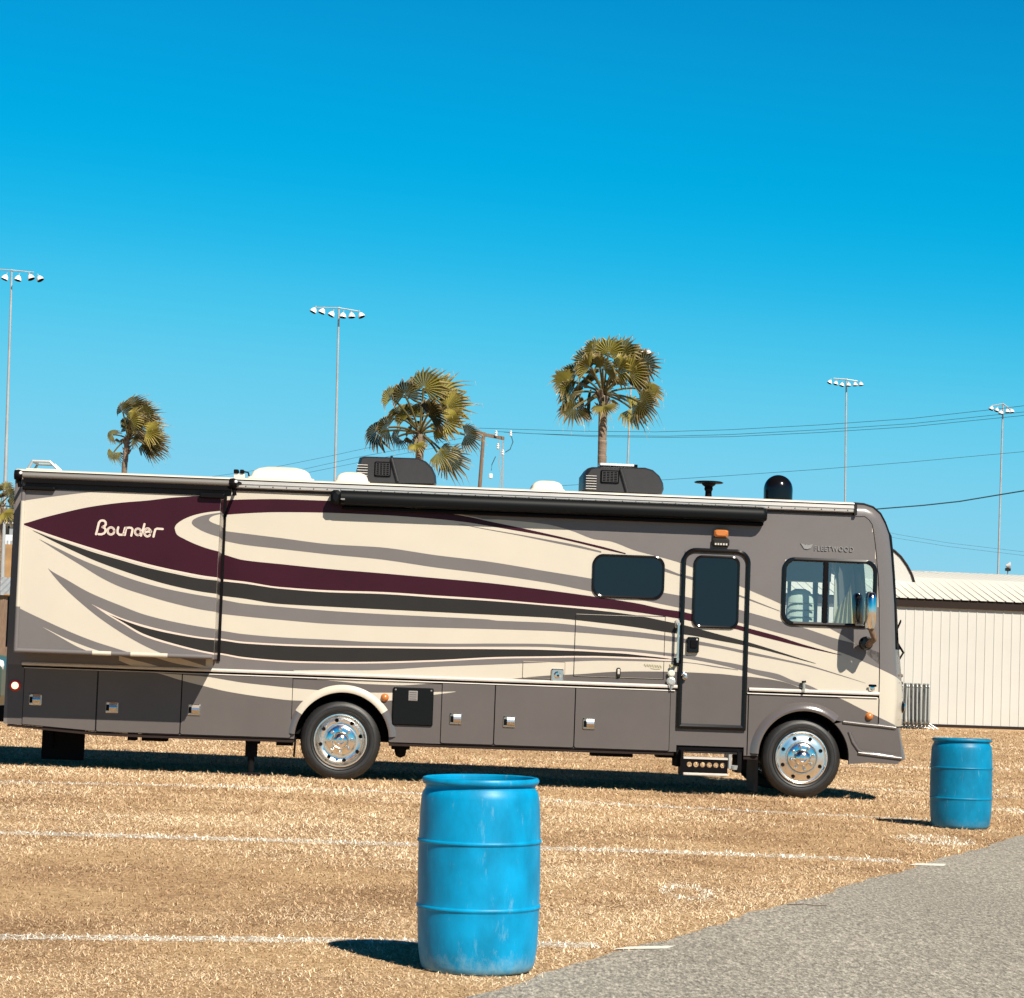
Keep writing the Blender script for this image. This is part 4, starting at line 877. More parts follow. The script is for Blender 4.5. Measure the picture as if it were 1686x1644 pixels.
# cab interior
g = MB(); g.box(3.0, 4.75, 0.06, RY-0.06, 1.30, 1.34, 'interior'); g.box(3.0, 3.04, 0.06, RY-0.06, 1.34, 3.4, 'interior')
zc1 = P(1360, 962, 1.9)[1]
g.box(3.04, 4.3, RY-0.50, RY-0.06, P(1360, 958, RY-0.5)[1], 3.35, 'interior'); g.box(4.35, 4.55, 0.1, RY-0.1, P(1440, 955, 1)[1]+0.25, 3.1, 'interior')
g.box(3.04, 4.3, 0.06, RY-0.06, 3.30, 3.36, 'interior'); g.box(4.35, 4.7, 0.15, RY-0.15, 1.5, P(1400, 1029, 1.2)[1]-0.05, 'interior')
g.build('cab_interior', RV)
def seat(px, y):
    g = MB(); cx_, zt_ = P(px, 970, y); w_ = 0.165; vs = []
    for zf, s_, yo in ((-1.0, 1.0, 0), (-0.25, 1.0, 0), (-0.1, 0.92, 0), (-0.03, 0.7, 0), (0.0, 0.35, 0)):
        for k in range(14):
            a = 2*math.pi*k/14; vs.append((cx_ + w_*s_*max(-1, min(1, 1.3*math.cos(a))), y + 0.1*s_*math.sin(a), zt_+zf))
    g.add(vs, [(j*14+k, j*14+(k+1) % 14, (j+1)*14+(k+1) % 14, (j+1)*14+k) for j in range(4) for k in range(14)] + [tuple(range(56, 70))], 'seat')
    for k in range(4): g.box(cx_-w_*0.95, cx_+w_*0.95, y-0.112, y-0.09, zt_-0.18-k*0.085, zt_-0.172-k*0.085, 'interior')
    g.build('cab_seat', RV, smooth=True)
seat(1318, 0.42)
g = MB(); cy_ = 0.20; cza = P(1385, 1029, cy_)[1]; vs = []; n = 40
for k in range(n+1):
    f_ = k/n; xb2 = P(1370+36*f_, 1020, cy_)[0]; xt2 = P(1391+10*f_, 960, cy_)[0]; h2 = 0.20 + 0.33*f_
    vs += [(xb2, cy_ + 0.03*math.sin(f_*27), cza), (xb2+(xt2-xb2)*h2/0.53, cy_ + 0.03*math.sin(f_*27), cza+h2)]
g.add(vs, [(2*k, 2*k+2, 2*k+3, 2*k+1) for k in range(n)], 'curtain'); g.build('curtain', RV, smooth=True)
g = MB(); a = P(1343, 950, RY-0.02)[0]; g.box(a-0.03, a+0.03, RY-0.05, RY+0.01, CW['z0']-0.05, CW['z1'], 'black'); a = P(1300, 950, RY-0.02)[0]; g.box(a-0.02, a+0.02, RY-0.05, RY+0.01, CW['z0']-0.05, CW['z1'], 'black'); a = P(1362, 950, RY-0.02)[0]; g.box(a-0.03, a+0.03, RY-0.05, RY+0.01, CW['z0']-0.05, CW['z1'], 'black')
g.build('far_window_frame', RV)

# wheels ------------------------------------------------------------------
def wheel(cx, cz, y, side, dual, rt=0.478, rr=0.318, ph=0.0):
    """side = -1 near camera; y = outer face"""
    q = side
    def lp(prof): return [(r, q*h) for r, h in prof]
    g = MB(); g.lathe(lp([(0.0, -0.03 if not dual else -0.0), (0.10, -0.03), (0.13, -0.16), (0.20, -0.18), (0.21, -0.30)]), 'chassis', c=(cx, y, cz), axis='y', n=20)
    wh = g.build('wheel', RV)
    g = MB(); prof = [(rr-0.006, -0.035), (rr+0.012, -0.012), (rr+0.05, 0.0), (rr+0.10, 0.004), (rt-0.045, -0.006), (rt-0.015, -0.022), (rt, -0.045), (rt, -0.215), (rt-0.02, -0.24), (rr+0.05, -0.255), (rr, -0.22)]
    g.lathe(lp(prof), 'rubber', c=(cx, y, cz), axis='y', n=72)
    for r1 in (rr+0.035, rr+0.085): g.lathe(lp([(r1-0.004, 0.0), (r1, 0.007), (r1+0.004, 0.0)]), 'rubber', c=(cx, y, cz), axis='y', n=72)
    for k in range(60):
        a = 2*math.pi*k/60; g.box(0, 0, 0, 0, 0, 0, 'rubber') if False else None
        ca, sa = math.cos(a), math.sin(a); rm = rt + 0.004
        p = [(cx+(rt-0.02)*ca, y+q*-0.03, cz+(rt-0.02)*sa), (cx+rm*ca, y+q*-0.05, cz+rm*sa), (cx+rm*math.cos(a+0.055), y+q*-0.05, cz+rm*math.sin(a+0.055)), (cx+(rt-0.02)*math.cos(a+0.055), y+q*-0.03, cz+(rt-0.02)*math.sin(a+0.055))]
        p2 = [(v[0], y+q*-0.21, v[2]) for v in p[1:3]]
        g.add(p + p2, [(0, 1, 2, 3), (1, 4, 5, 2)], 'rubber')
    if dual: g.lathe(lp([(r, h-0.31) for r, h in prof]), 'rubber', c=(cx, y, cz), axis='y', n=48)
    g.build('tyre', wh, smooth=True)
    g = MB()
    if dual: rp = [(rr+0.004, -0.010), (rr, 0.0), (rr-0.012, 0.001), (rr-0.022, -0.02), (rr-0.030, -0.05), (rr-0.055, -0.085), (rr-0.10, -0.105), (rr-0.125, -0.105), (0.175, -0.09), (0.165, -0.07), (0.0, -0.07)]
    else: rp = [(rr+0.004, -0.010), (rr, 0.0), (rr-0.010, 0.002), (rr-0.020, -0.010), (rr-0.035, -0.014), (rr-0.07, 0.0), (rr-0.105, 0.008), (0.200, 0.010), (0.195, 0.022), (0.185, 0.022), (0.180, 0.004), (0.0, 0.004)]
    g.lathe(lp(rp), 'polished', c=(cx, y, cz), axis='y', n=72)
    hr, hy = (rr-0.072, 0.001+0.002) if not dual else (rr-0.075, -0.092)
    for k in range(8):
        a = 2*math.pi*(k+0.28+ph)/8; g.lathe(lp([(0.024, 0.0), (0.022, 0.004), (0.018, 0.002), (0.0, 0.001)]), 'black', c=(cx+hr*math.cos(a), y+q*hy+q*0.004, cz+hr*math.sin(a)), axis='y', n=14)
    g.build('rim', wh, smooth=True)
    g = MB(); bs = 0.005 if not dual else -0.07
    g.lathe(lp([(0.178, bs), (0.172, bs+0.02), (0.15, bs+0.032), (0.105, bs+0.036), (0.098, bs+0.07), (0.080, bs+0.098), (0.045, bs+0.112), (0.034, bs+0.108), (0.030, bs+0.118), (0.0, bs+0.122)]), 'chrome', c=(cx, y, cz), axis='y', n=48)
    for k in range(8):
        a = 2*math.pi*(k+0.05+ph)/8; g.lathe(lp([(0.022, 0.0), (0.020, 0.03), (0.012, 0.042), (0.0, 0.044)]), 'chrome', c=(cx+0.138*math.cos(a), y+q*(bs+0.03), cz+0.138*math.sin(a)), axis='y', n=10)
    g.build('hub_cap', wh, smooth=True)
FX, FZ = P(1319.6, 1251.5, 0.05); RX, RZ = P(560.5, 1219.5, 0.05)
wheel(RX, 0.475, 0.055, -1, True); wheel(FX, 0.455, 0.05, -1, False, ph=0.2)
wheel(RX, 0.475, RY-0.055, 1, True); wheel(FX, 0.455, RY-0.05, 1, False)
# mud flaps, jack legs, step
g = MB(); xx, zt_ = P(1243, 1252, 0.25); g.box(xx-0.02, xx+0.02, 0.12, 0.75, 0.02, 0.5, 'black'); g.build('mud_flap', RV)
g = MB(); a, c = P(70, 1205, 0.9), P(138, 1250, 0.9); g.box(a[0], c[0], 0.88, 0.92, 0.10, 0.60, 'black'); g.tube([(a[0]+0.12, 0.85, 0.60), (a[0]+0.12, 0.85, 0.25)], 0.03, 'chassis'); g.build('mud_flap', RV)
g = MB(); a, c = P(404.5, 1225, 0.25)[0], P(424, 1225, 0.25)[0]; g.box(a, c, 0.2, 0.34, 0.24, 0.56, 'black'); g.tube([((a+c)/2, 0.27, 0.24), ((a+c)/2, 0.27, 0.05)], 0.04, 'chassis', n=12); g.cbox(a-0.05, c+0.05, 0.15, 0.39, 0.01, 0.05, 'chassis', 0.01); g.build('jack_leg', RV)
g = MB(); xx = P(486, 1230, 0.1)[0]; g.tube([(xx, 0.08, 0.5), (xx-0.01, 0.08, 0.26)], 0.012, 'black'); g.build('hose', RV)
# entry step
ex0, ex1 = P(1124, 1260, -0.12)[0], P(1222, 1260, -0.12)[0]
g = MB(); zt_, zbm = P(1170, 1247, -0.15)[1], P(1170, 1275, -0.15)[1]
g.box(XS0+0.01, XS1-0.01, 0.02, 0.5, P(1170, 1237)[1], ZST-0.002, 'black')
g.box(XS0+0.01, XS0+0.06, 0.02, 0.45, 0.30, ZST-0.01, 'chassis'); g.box(XS1-0.07, XS1-0.02, 0.02, 0.45, 0.25, ZST-0.01, 'chassis')
g.box(ex0+0.05, ex1-0.05, -0.02, 0.3, P(1170, 1241, 0)[1], P(1170, 1238, 0)[1], 'dark')
g.box(ex1-0.16, ex1-0.13, -0.1, 0.3, 0.30, 0.47, 'galv'); g.lathe([(0, -0.03), (0.04, -0.02), (0.05, 0.03)], 'galv', c=(ex1-0.09, -0.05, 0.31), n=12)
step = g.build('step_frame', RV)
g = MB(); sx0_, sx1_ = P(1125, 1260, -0.15)[0], P(1198, 1262, -0.15)[0]; zt_, zb2 = P(1160, 1250.5, -0.15)[1], P(1160, 1273, -0.15)[1]
holes = []
for k in range(6):
    hx_, hz_ = P(1135 + k*10.95, 1258.8 + k*0.42, -0.15); holes.append([(hx_+0.031*math.cos(-2*math.pi*j/14), hz_+0.031*math.sin(-2*math.pi*j/14)) for j in range(14)])
g.poly([(sx0_, zb2), (sx1_, zb2), (sx1_, zt_), (sx0_, zt_)], 'black', -0.15, holes=holes)
g.box(sx0_, sx1_, -0.165, 0.10, zt_, zt_+0.022, 'aluflat'); g.cbox(sx0_, sx1_, -0.175, -0.12, zb2-0.035, zb2-0.002, 'aluflat', 0.008); g.box(sx0_-0.03, sx0_-0.001, -0.16, 0.1, zb2-0.03, zt_+0.1, 'black')
g.build('step_tread', step)
# ------------------------------------------------------------------ roof items
def ac(name, L_, y0, y1, extra=None):
    """L_: side outline in px at depth (y0)"""
    g = MB(); o_ = [P(a, c, y0+0.1) for a, c in L_]; zc_ = 3.585
    cx_ = sum(p[0] for p in o_)/len(o_); n = len(o_); vs = []
    for y, s_ in ((y0, 0.93), (y0+0.06, 0.985), (y0+0.14, 1.0), (y1-0.14, 1.0), (y1-0.06, 0.985), (y1, 0.93)):
        vs += [(cx_+(x-cx_)*s_, y, 3.56+(z-3.56)*s_) for x, z in o_]
    g.add(vs, [(j*n+i, j*n+(i+1) % n, (j+1)*n+(i+1) % n, (j+1)*n+i) for j in range(5) for i in range(n)] + [tuple(range(n)), tuple(range(6*n-1, 5*n-1, -1))], 'acplastic')
    o = g.build(name, RV, smooth=True); return o, o_
def add_ac(pl, ribx, lou, top_white=False):
    o, o_ = ac('air_conditioner', pl, 0.55, 1.35)
    g = MB(); yy = 0.545
    (xa, za), (xb, zb2) = P(lou[0], lou[1], yy), P(lou[2], lou[3], yy)
    g.cbox(xa, xb, yy-0.012, yy+0.08, zb2, za, 'black', 0.01)
    for k in range(7): z = zb2+0.02+(za-zb2-0.04)*k/6; g.box(xa+0.02, xb-0.02, yy-0.02, yy-0.0121, z-0.004, z+0.004, 'acplastic')
    for k in range(5): x = xa+(xb-xa)*(k+0.5)/5; g.box(x-0.006, x+0.006, yy-0.021, yy-0.0125, zb2+0.02, za-0.02, 'acplastic')
    g.build('louvre', o)
    g = MB(); (xa, za), (xb, zb2) = P(*ribx[0], yy), P(*ribx[1], yy); g.tube([(xa, yy+0.09, za+0.01), (xa, yy-0.01, za-0.02), (xb, yy-0.01, zb2)], 0.018, 'acplastic', n=8); g.build('rib', o)
    g = MB(); xc_, zc_ = P(ribx[0][0]-60 + 12, ribx[0][1]+24, yy)
    for k in range(6): g.box(xc_-0.07, xc_+0.06, yy-0.006, yy-0.001, zc_+0.08-k*0.032, zc_+0.088-k*0.032, 'aluflat')
    g.build('vent_slots', o)
    return o
add_ac([(587,795),(586.5,775),(592,753.5),(600,751.5),(690,754.5),(702,760),(712,770),(718,783),(719,797)][::-1], ((645,753), (655,793)), (617, 760, 643, 786))
o = add_ac([(959,808),(960,782),(968,771),(975,769),(1062,770),(1075,774),(1086,784),(1092,796),(1093,806),(1090,814)][::-1], ((1022,771), (1033,812)), (989, 774, 1019, 797))
g = MB(); (xa, za), (xb, zb2) = P(986, 764.5, 0.9), P(1041, 769, 0.9); g.box(xa, xb, 0.7, 1.1, zb2-0.01, za, 'lampwhite'); g.box(xb, xb+0.05, 0.75, 0.95, zb2-0.02, za+0.0, 'black'); g.build('top_plate', o)
def dome(name, px0, px1, py, y0, y1, m_='white', sh_=(0, .03, .1, .2)):
    g = MB(); x0 = P(px0, py, (y0+y1)/2)[0]; x1, _ = P(px1, py, (y0+y1)/2); zt_ = P((px0+px1)/2, py, (y0+y1)/2)[1]; vs = []; n = 0
    w_ = x1-x0
    for f_, s_ in ((0, 0), (0.22, 0.01), (0.25, 0.05), (0.6, 0.09), (0.8, 0.16), (0.94, 0.28), (1.0, 0.45)):
        ins = w_*s_; lp = rrect(x0+ins, x1-ins, y0+min(ins, (y1-y0)*0.45), y1-min(ins, (y1-y0)*0.45), 0.05*(1-s_*0.5) if w_ > 0.3 else 0.02, 4); n = len(lp)
        vs += [(x, y, 3.575+(zt_-3.575)*f_) for x, y in lp]
    g.add(vs, [(j*n+i, j*n+(i+1) % n, (j+1)*n+(i+1) % n, (j+1)*n+i) for j in range(6) for i in range(n)] + [tuple(range(6*n, 7*n))], m_)
    return g.build(name, RV, smooth=True)
dome('roof_vent', 409, 520, 769.5, 0.35, 1.1); dome('roof_vent', 551, 610, 778, 0.3, 0.8); dome('roof_vent', 871, 929, 792, 0.3, 0.8)
g = MB(); xx, zz = P(394, 778, 0.4); g.box(xx-0.06, xx+0.07, 0.35, 0.45, 3.57, zz-0.02, 'white'); g.cbox(xx-0.065, xx-0.005, 0.33, 0.47, zz-0.02, zz+0.03, 'black', 0.008); g.cbox(xx+0.01, xx+0.06, 0.33, 0.47, zz-0.02, zz+0.03, 'black', 0.008); g.tube([(xx+0.06, 0.4, zz+0.01), (xx+0.11, 0.4, zz-0.0), (xx+0.13, 0.4, 3.58)], 0.01, 'black'); g.build('antenna_clip', RV)
g = MB()                                                      # clear rear vent
(xa, za), (xb, _) = P(46, 760, 0.6), P(100, 768, 0.6)
for pts in ([(xa, 0.5, 3.58), (xa+0.07, 0.5, za), (xb-0.12, 0.5, za), (xb, 0.5, 3.6)], [(xa, 1.0, 3.58), (xa+0.07, 1.0, za), (xb-0.12, 1.0, za), (xb, 1.0, 3.6)], [(xa+0.07, 0.5, za), (xa+0.07, 1.0, za)]): g.tube(pts, 0.018, 'galv', n=8)
g.add([(xb-0.12, 0.5, za), (xb, 0.5, 3.6), (xb, 1.0, 3.6), (xb-0.12, 1.0, za)], [(0, 1, 2, 3)], 'white'); g.box(xa, xb, 0.48, 1.02, 3.57, 3.62, 'white')
g.add([(xa+0.07, 0.5, za+0.01), (xb-0.12, 0.5, za+0.01), (xb-0.12, 1.0, za+0.01), (xa+0.07, 1.0, za+0.01)], [(0, 1, 2, 3)], 'clearglass'); g.build('roof_hatch', RV)
g = MB(); xx, zz = P(1167, 794, 0.8)                         # TV antenna
g.lathe([(0.0, 0.0), (0.17, 0.004), (0.185, 0.014), (0.16, 0.026), (0, 0.03)], 'black', c=(xx, 0.8, zz-0.02), n=28); g.lathe([(0.045, 3.575-zz), (0.04, -0.12), (0.055, -0.09), (0.05, -0.06), (0.08, -0.04), (0.09, -0.022)], 'black', c=(xx, 0.8, zz), n=16); g.box(xx-0.09, xx+0.05, 0.74, 0.86, 3.58, 3.61, 'black'); g.build('antenna', RV)
g = MB(); xx, zz = P(1282, 782.5, 0.6); h_ = zz-3.575; pr = [(0.178, 0), (0.180, h_-0.175)] + [(0.178*math.cos(R(a)), h_-0.175+0.175*math.sin(R(a))) for a in range(10, 91, 8)]
g.lathe([(0.185, 0.0), (0.185, 0.03)] + pr, 'blackgloss', c=(xx, 0.6, 3.575), n=40); g.build('satellite_dome', RV, smooth=True)

# hanging charm by the door (hangs on the wall: a thing of its own)
xx, zz = P(1104.5, 1112); g = MB()
def lp2(x, z): v = Matrix.Rotation(YAW, 4, 'Z') @ Vector((x, -0.04, z)) + RVO; return v
for dz, r_, m_ in ((0.11, 0.02, 'olive'), (0.02, 0.045, 'seat'), (-0.075, 0.055, 'weld')):
    c = lp2(xx, zz+dz)
    g.lathe([(0, -0.012), (r_*0.6, -0.012), (r_, 0.0), (r_*0.6, 0.012), (0, 0.012)], m_, c=(c.x, c.y, c.z), axis='y', n=10)
g.tube([lp2(xx, zz+0.17), lp2(xx, zz-0.16)], 0.004, 'wire', n=5)
a = lp2(xx-0.03, zz-0.12); g.tube([a, lp2(xx, zz-0.18), lp2(xx+0.04, zz-0.11)], 0.008, 'weld', n=5)
tag(g.build('hanging_ornament'), 'small beaded charm hanging beside the motorhome entry door', 'ornament')

# ================================================================== barrels
def barrel_mat(name, col, scuff):
    m, t, b = nodes_mat(name); tc = t.nodes.new('ShaderNodeTexCoord'); v = tc.outputs['Object']
    mp = t.nodes.new('ShaderNodeMapping'); mp.inputs['Scale'].default_value = (4, 4, 2.2); t.links.new(v, mp.inputs[0])
    c1 = ramp(t, noise(t, mp.outputs[0], 1.6, 5, 0.6), [(0.32, tuple(c*0.72 for c in col)), (0.66, tuple(min(1, c*1.12) for c in col))])
    sx = t.nodes.new('ShaderNodeSeparateXYZ'); t.links.new(v, sx.inputs[0])
    mr = t.nodes.new('ShaderNodeMapRange'); mr.inputs[1].default_value = 0.19; mr.inputs[2].default_value = 0.0; mr.inputs[3].default_value = 0.0; mr.inputs[4].default_value = 0.46; t.links.new(sx.outputs[2], mr.inputs[0])
    ad = t.nodes.new('ShaderNodeMath'); ad.operation = 'ADD'; t.links.new(mr.outputs[0], ad.inputs[0]); t.links.new(noise(t, mp.outputs[0], 4.5, 10, 0.85), ad.inputs[1])
    dirt = t.nodes.new('ShaderNodeMapRange'); dirt.inputs[1].default_value = 0.72; dirt.inputs[2].default_value = 1.15; dirt.inputs[4].default_value = scuff; t.links.new(ad.outputs[0], dirt.inputs[0])
    scr = t.nodes.new('ShaderNodeMapping'); scr.inputs['Scale'].default_value = (30, 30, 7); scr.inputs['Rotation'].default_value = (0.3, 0.2, 0.4); t.links.new(v, scr.inputs[0])
    s2 = t.nodes.new('ShaderNodeMapRange'); s2.inputs[1].default_value = 0.60; s2.inputs[2].default_value = 0.72; s2.inputs[4].default_value = 0.28; t.links.new(noise(t, scr.outputs[0], 1.0, 6, 0.7), s2.inputs[0])
    mxx = t.nodes.new('ShaderNodeMath'); mxx.operation = 'MAXIMUM'; t.links.new(dirt.outputs[0], mxx.inputs[0]); t.links.new(s2.outputs[0], mxx.inputs[1])
    rgb = t.nodes.new('ShaderNodeRGB'); rgb.outputs[0].default_value = (0.24, 0.38, 0.44, 1)
    t.links.new(mixc(t, mxx.outputs[0], c1, rgb.outputs[0]), b.inputs['Base Color']); b.inputs['Roughness'].default_value = 0.42; b.inputs['Specular IOR Level'].default_value = 0.22
    b.inputs['Subsurface Weight'].default_value = 0.12; b.inputs['Subsurface Radius'].default_value = (0.01, 0.03, 0.05)
    bp = t.nodes.new('ShaderNodeBump'); bp.inputs['Strength'].default_value = 0.12; bp.inputs['Distance'].default_value = 0.01; t.links.new(noise(t, v, 7, 3, 0.5), bp.inputs['Height']); t.links.new(bp.outputs[0], b.inputs['Normal'])
barrel_mat('bluebarrel', (0.0, 0.225, 0.43), 0.9); barrel_mat('tealbarrel', (0, 0.155, 0.29), 0.3)
def barrel(loc, tilt, mname, label, H=0.945, kr=1.0, cap_open=True):
    body_p = [(0.0, 0.03), (0.20, 0.03), (0.235, 0.008), (0.255, 0.0), (0.268, 0.010), (0.277, 0.035), (0.283, 0.075), (0.288, 0.12), (0.2925, 0.20), (0.294, 0.26), (0.2945, 0.297), (0.2955, 0.302), (0.300, 0.306), (0.3015, 0.312), (0.300, 0.319), (0.2955, 0.323), (0.2948, 0.328), (0.2955, 0.36), (0.2962, 0.42), (0.2964, 0.50), (0.2960, 0.58),
              (0.2950, 0.617), (0.2957, 0.622), (0.3005, 0.626), (0.302, 0.632), (0.3005, 0.639), (0.2957, 0.643), (0.2948, 0.649), (0.2935, 0.70), (0.2915, 0.76), (0.2885, 0.81), (0.285, 0.845), (0.280, 0.868), (0.270, 0.884), (0.266, 0.892), (0.266, 0.915)]
    inner_p = [(0.270, 0.935), (0.262, 0.93), (0.262, 0.88), (0.285, 0.8), (0.29, 0.3), (0.27, 0.06), (0.0, 0.045)]
    root = empty('barrel', loc); root.rotation_euler = tilt; root.scale = (kr, kr, H/0.945)
    g = MB(); g.lathe(body_p, mname, n=96); g.build('drum', root, smooth=True)
    g = MB(); g.lathe([(0.266, 0.905), (0.279, 0.912), (0.284, 0.922), (0.284, 0.932), (0.279, 0.941), (0.271, 0.943), (0.264, 0.938), (0.262, 0.92)], mname, n=96); rim = g.build('rim', root, smooth=True)
    g = MB(); g.lathe([(0.2625, 0.93), (0.262, 0.88), (0.283, 0.8), (0.288, 0.3), (0.268, 0.06), (0.0, 0.045)], mname, n=64); g.build('lining', root, smooth=True)
    tag(root, label, 'barrel', 'blue plastic barrels at the asphalt edge')
    return root
b1 = G(785.5, 1597); barrel((b1.x, b1.y+0.0, gz(b1.x)+0.004), (0, R(-1.1), 0.5), 'bluebarrel', 'large bright blue plastic barrel in the foreground, scuffed white at its foot', H=0.925, kr=1.0)
b2 = G(1581, 1363.5); barrel((b2.x, b2.y, gz(b2.x)+0.004), (0, R(0.6), 1.9), 'tealbarrel', 'smaller looking teal blue barrel standing beyond the front of the motorhome', H=0.91, kr=1.06)

# ================================================================== palms
m, t, b = nodes_mat('frond'); at = t.nodes.new('ShaderNodeVertexColor'); at.layer_name = 'Col'; t.links.new(at.outputs[0], b.inputs['Base Color']); b.inputs['Roughness'].default_value = 0.55
tr = t.nodes.new('ShaderNodeBsdfTranslucent'); t.links.new(at.outputs[0], tr.inputs[0]); mx = t.nodes.new('ShaderNodeMixShader'); mx.inputs[0].default_value = 0.18
t.links.new(b.outputs[0], mx.inputs[1]); t.links.new(tr.outputs[0], mx.inputs[2]); t.links.new(mx.outputs[0], t.nodes['Material Output'].inputs[0])
def palm(cpx, Y, hubs, fan_px, trunk_w, label, wind=0.25, seed=1, base_px=None):
    rnd = random.Random(seed); c = A(cpx[0], cpx[1], Y); mpp = Y/F; fr = fan_px*mpp
    root = empty('palm_tree', (c.x, c.y, gz(c.x)))
    tag(root, label, 'palm tree', 'fan palms behind the motorhome')
    O_ = Vector((c.x, c.y, gz(c.x)))
    g = MB(); tw = trunk_w*mpp/2; pts = []; nseg = 22
    bx = A(*(base_px or (cpx[0]-3, cpx[1]+40)), Y); slope = (bx.x-c.x)/(bx.z-c.z)
    for k in range(nseg+1):
        z = (c.z-O_.z)*k/nseg; pts.append(Vector((slope*(z-(c.z-O_.z)), 0, z)))
    vs = []; n = 14
    for k, p in enumerate(pts):
        for q in range(2):
            if k == nseg and q: continue
            rr = tw*(1.12 - 0.12*k/nseg)*(1 + (0.05 if q else -0.02)); zz = p.z + (0.0 if not q else (c.z-O_.z)/nseg*0.93)
            for j in range(n): a = 2*math.pi*j/n; vs.append((p.x+rr*math.cos(a), rr*math.sin(a), zz))
    L_ = len(vs)//n; g.add(vs, [(i*n+j, i*n+(j+1) % n, (i+1)*n+(j+1) % n, (i+1)*n+j) for i in range(L_-1) for j in range(n)], 'trunk')
    top = c - O_
    for k in range(26):                                        # old leaf bases
        a = rnd.uniform(0, 6.28); z = rnd.uniform(-0.55, 0.05)*fr*1.6; d = Vector((math.cos(a), math.sin(a), 0)); p0 = top + d*tw*0.8 + Vector((0, 0, z))
        g.tube([p0, p0 + d*tw*1.2 + Vector((0, 0, tw*1.4))], tw*0.30, 'trunk', n=5, r2=tw*0.12)
    g.build('trunk', root)
    V = []; Fc = []; C = []
    def quad(ps, col):
        o = len(V); V.extend([tuple(p) for p in ps]); C.extend([col]*len(ps)); Fc.append(tuple(range(o, o+len(ps))))
    hubs = [(h[0]*1.04, h[1]*1.05-5) + tuple(h[2:]) for h in hubs]; hubs = list(hubs) + [(h[0]*rnd.uniform(0.35, 0.7), h[1]*rnd.uniform(0.35, 0.7)+4, rnd.uniform(0.1, 1.0), rnd.uniform(0.55, 0.75)) for h in hubs[::5]]
    for hb in hubs:
        dx, dy = hb[0], hb[1]; dep = hb[2] if len(hb) > 2 else rnd.uniform(-0.5, 0.5); sz = (hb[3] if len(hb) > 3 else 1.0)*rnd.uniform(0.9, 1.1)
        hub = top + Vector((dx*mpp, dep*fr*1.3, -dy*mpp))
        mid = top.lerp(hub, 0.55) + Vector((0, 0, 0.16*(hub-top).length)); st = top + Vector((0, 0, 0.05*fr))
        kk = rnd.choice((0.3, 0.45, 0.7, 1.0, 1.35, 1.7)); gc = (0.16*kk, 0.135*kk, 0.022*kk)
        pcs = [st.lerp(mid, f_).lerp(mid.lerp(hub, f_), f_) for f_ in (0, .25, .5, .75, 1)]
        for a_, c_ in zip(pcs, pcs[1:]):
            d = (c_-a_).normalized(); s1 = d.cross(Vector((0, 1, 0.2))).normalized()*0.022*fr/0.5; s2 = Vector((0, 1, 0))*0.02
            quad([a_-s1, a_+s1, c_+s1, c_-s1], (0.13, 0.105, 0.035)); quad([a_-s2, a_+s2, c_+s2, c_-s2], (0.11, 0.09, 0.03))
        rad_ = (hub-top).normalized(); ax = (pcs[-1]-pcs[-2]).normalized()*0.3 + rad_*0.8; ax = (ax + Vector((wind*0.55, 0, 0.0))).normalized(); dfac = 0.35 if rad_.z > 0.3 else 0.8
        nrm = Vector((rnd.uniform(-0.4, 0.4), -1, rnd.uniform(-0.1, 0.9))).normalized()
        if dep > 0.35: nrm = -nrm
        sd2 = ax.cross(nrm).normalized(); nrm = sd2.cross(ax).normalized()
        ns = 20; spread = R(rnd.uniform(95, 135)); cup = rnd.uniform(0.05, 0.4); L0 = fr*sz
        brown = rnd.uniform(0.5, 1.0)
        pr = None
        for s_ in range(ns):
            th = -spread + 2*spread*(s_+0.5)/ns; dth = spread/ns*0.95
            def pt(rad, ang, lift=0.0):
                p = hub + (ax*math.cos(ang) + sd2*math.sin(ang))*rad*L0 + nrm*(lift*L0 - cup*abs(math.sin(ang*0.6))*rad*L0*0.7)
                dr = max(0, rad-0.45); p = p + Vector((wind*dr*0.9*L0, 0, -1.2*dr*dr*L0*dfac))
                return p
            tl = rnd.uniform(0.70, 1.15)*(1-0.22*abs(th)/spread); tw_ = rnd.uniform(-0.24, 0.24); dro = rnd.uniform(0.0, 0.7)
            sh2 = rnd.uniform(0.85, 1.12); base = tuple(min(1, q*sh2) for q in gc); tipc = (0.17*brown+gc[0]*(1-brown), 0.11*brown+gc[1]*(1-brown), 0.05*brown+gc[2]*(1-brown)); pale = (0.40, 0.31, 0.17)
            if rnd.random() < 0.18: tipc = pale
            for sgn in (-1, 1):                                # folded segment: two half blades
                quad([pt(0.04, th), pt(0.04, th+sgn*dth*0.9), pt(0.54, th+sgn*dth, -0.045), pt(0.56, th, 0.045)], base)
                e = pt(tl, th+tw_) - Vector((0, 0, dro*L0*0.4*dfac)); m1 = pt(0.8, th+tw_*0.5) - Vector((0, 0, dro*L0*0.1)); wv = (pt(0.8, th+dth*0.5)-pt(0.8, th))*sgn
                quad([pt(0.56, th, 0.045), pt(0.54, th+sgn*dth, -0.045), m1+wv*0.5, m1], tuple((q+w_)/2 for q, w_ in zip(base, tipc)))
                quad([m1, m1+wv*0.45, e], tipc)
            if rnd.random() < 0.3:                             # hanging thread at the tip
                e2 = e + Vector((wind*0.12*L0, 0, -0.18*L0)); q = Vector((0.004*fr/0.45, 0, 0)); quad([e-q, e+q, e2], pale)
    me = bpy.data.meshes.new('crown'); me.from_pydata(V, [], Fc); ca = me.color_attributes.new('Col', 'FLOAT_COLOR', 'POINT')
    ca.data.foreach_set('color', np.array([(*c_, 1) for c_ in C], dtype=np.float32).reshape(-1)); me.materials.append(M['frond']); me.update()
    o = bpy.data.objects.new('crown', me); COL.objects.link(o); o.parent = root
    return root
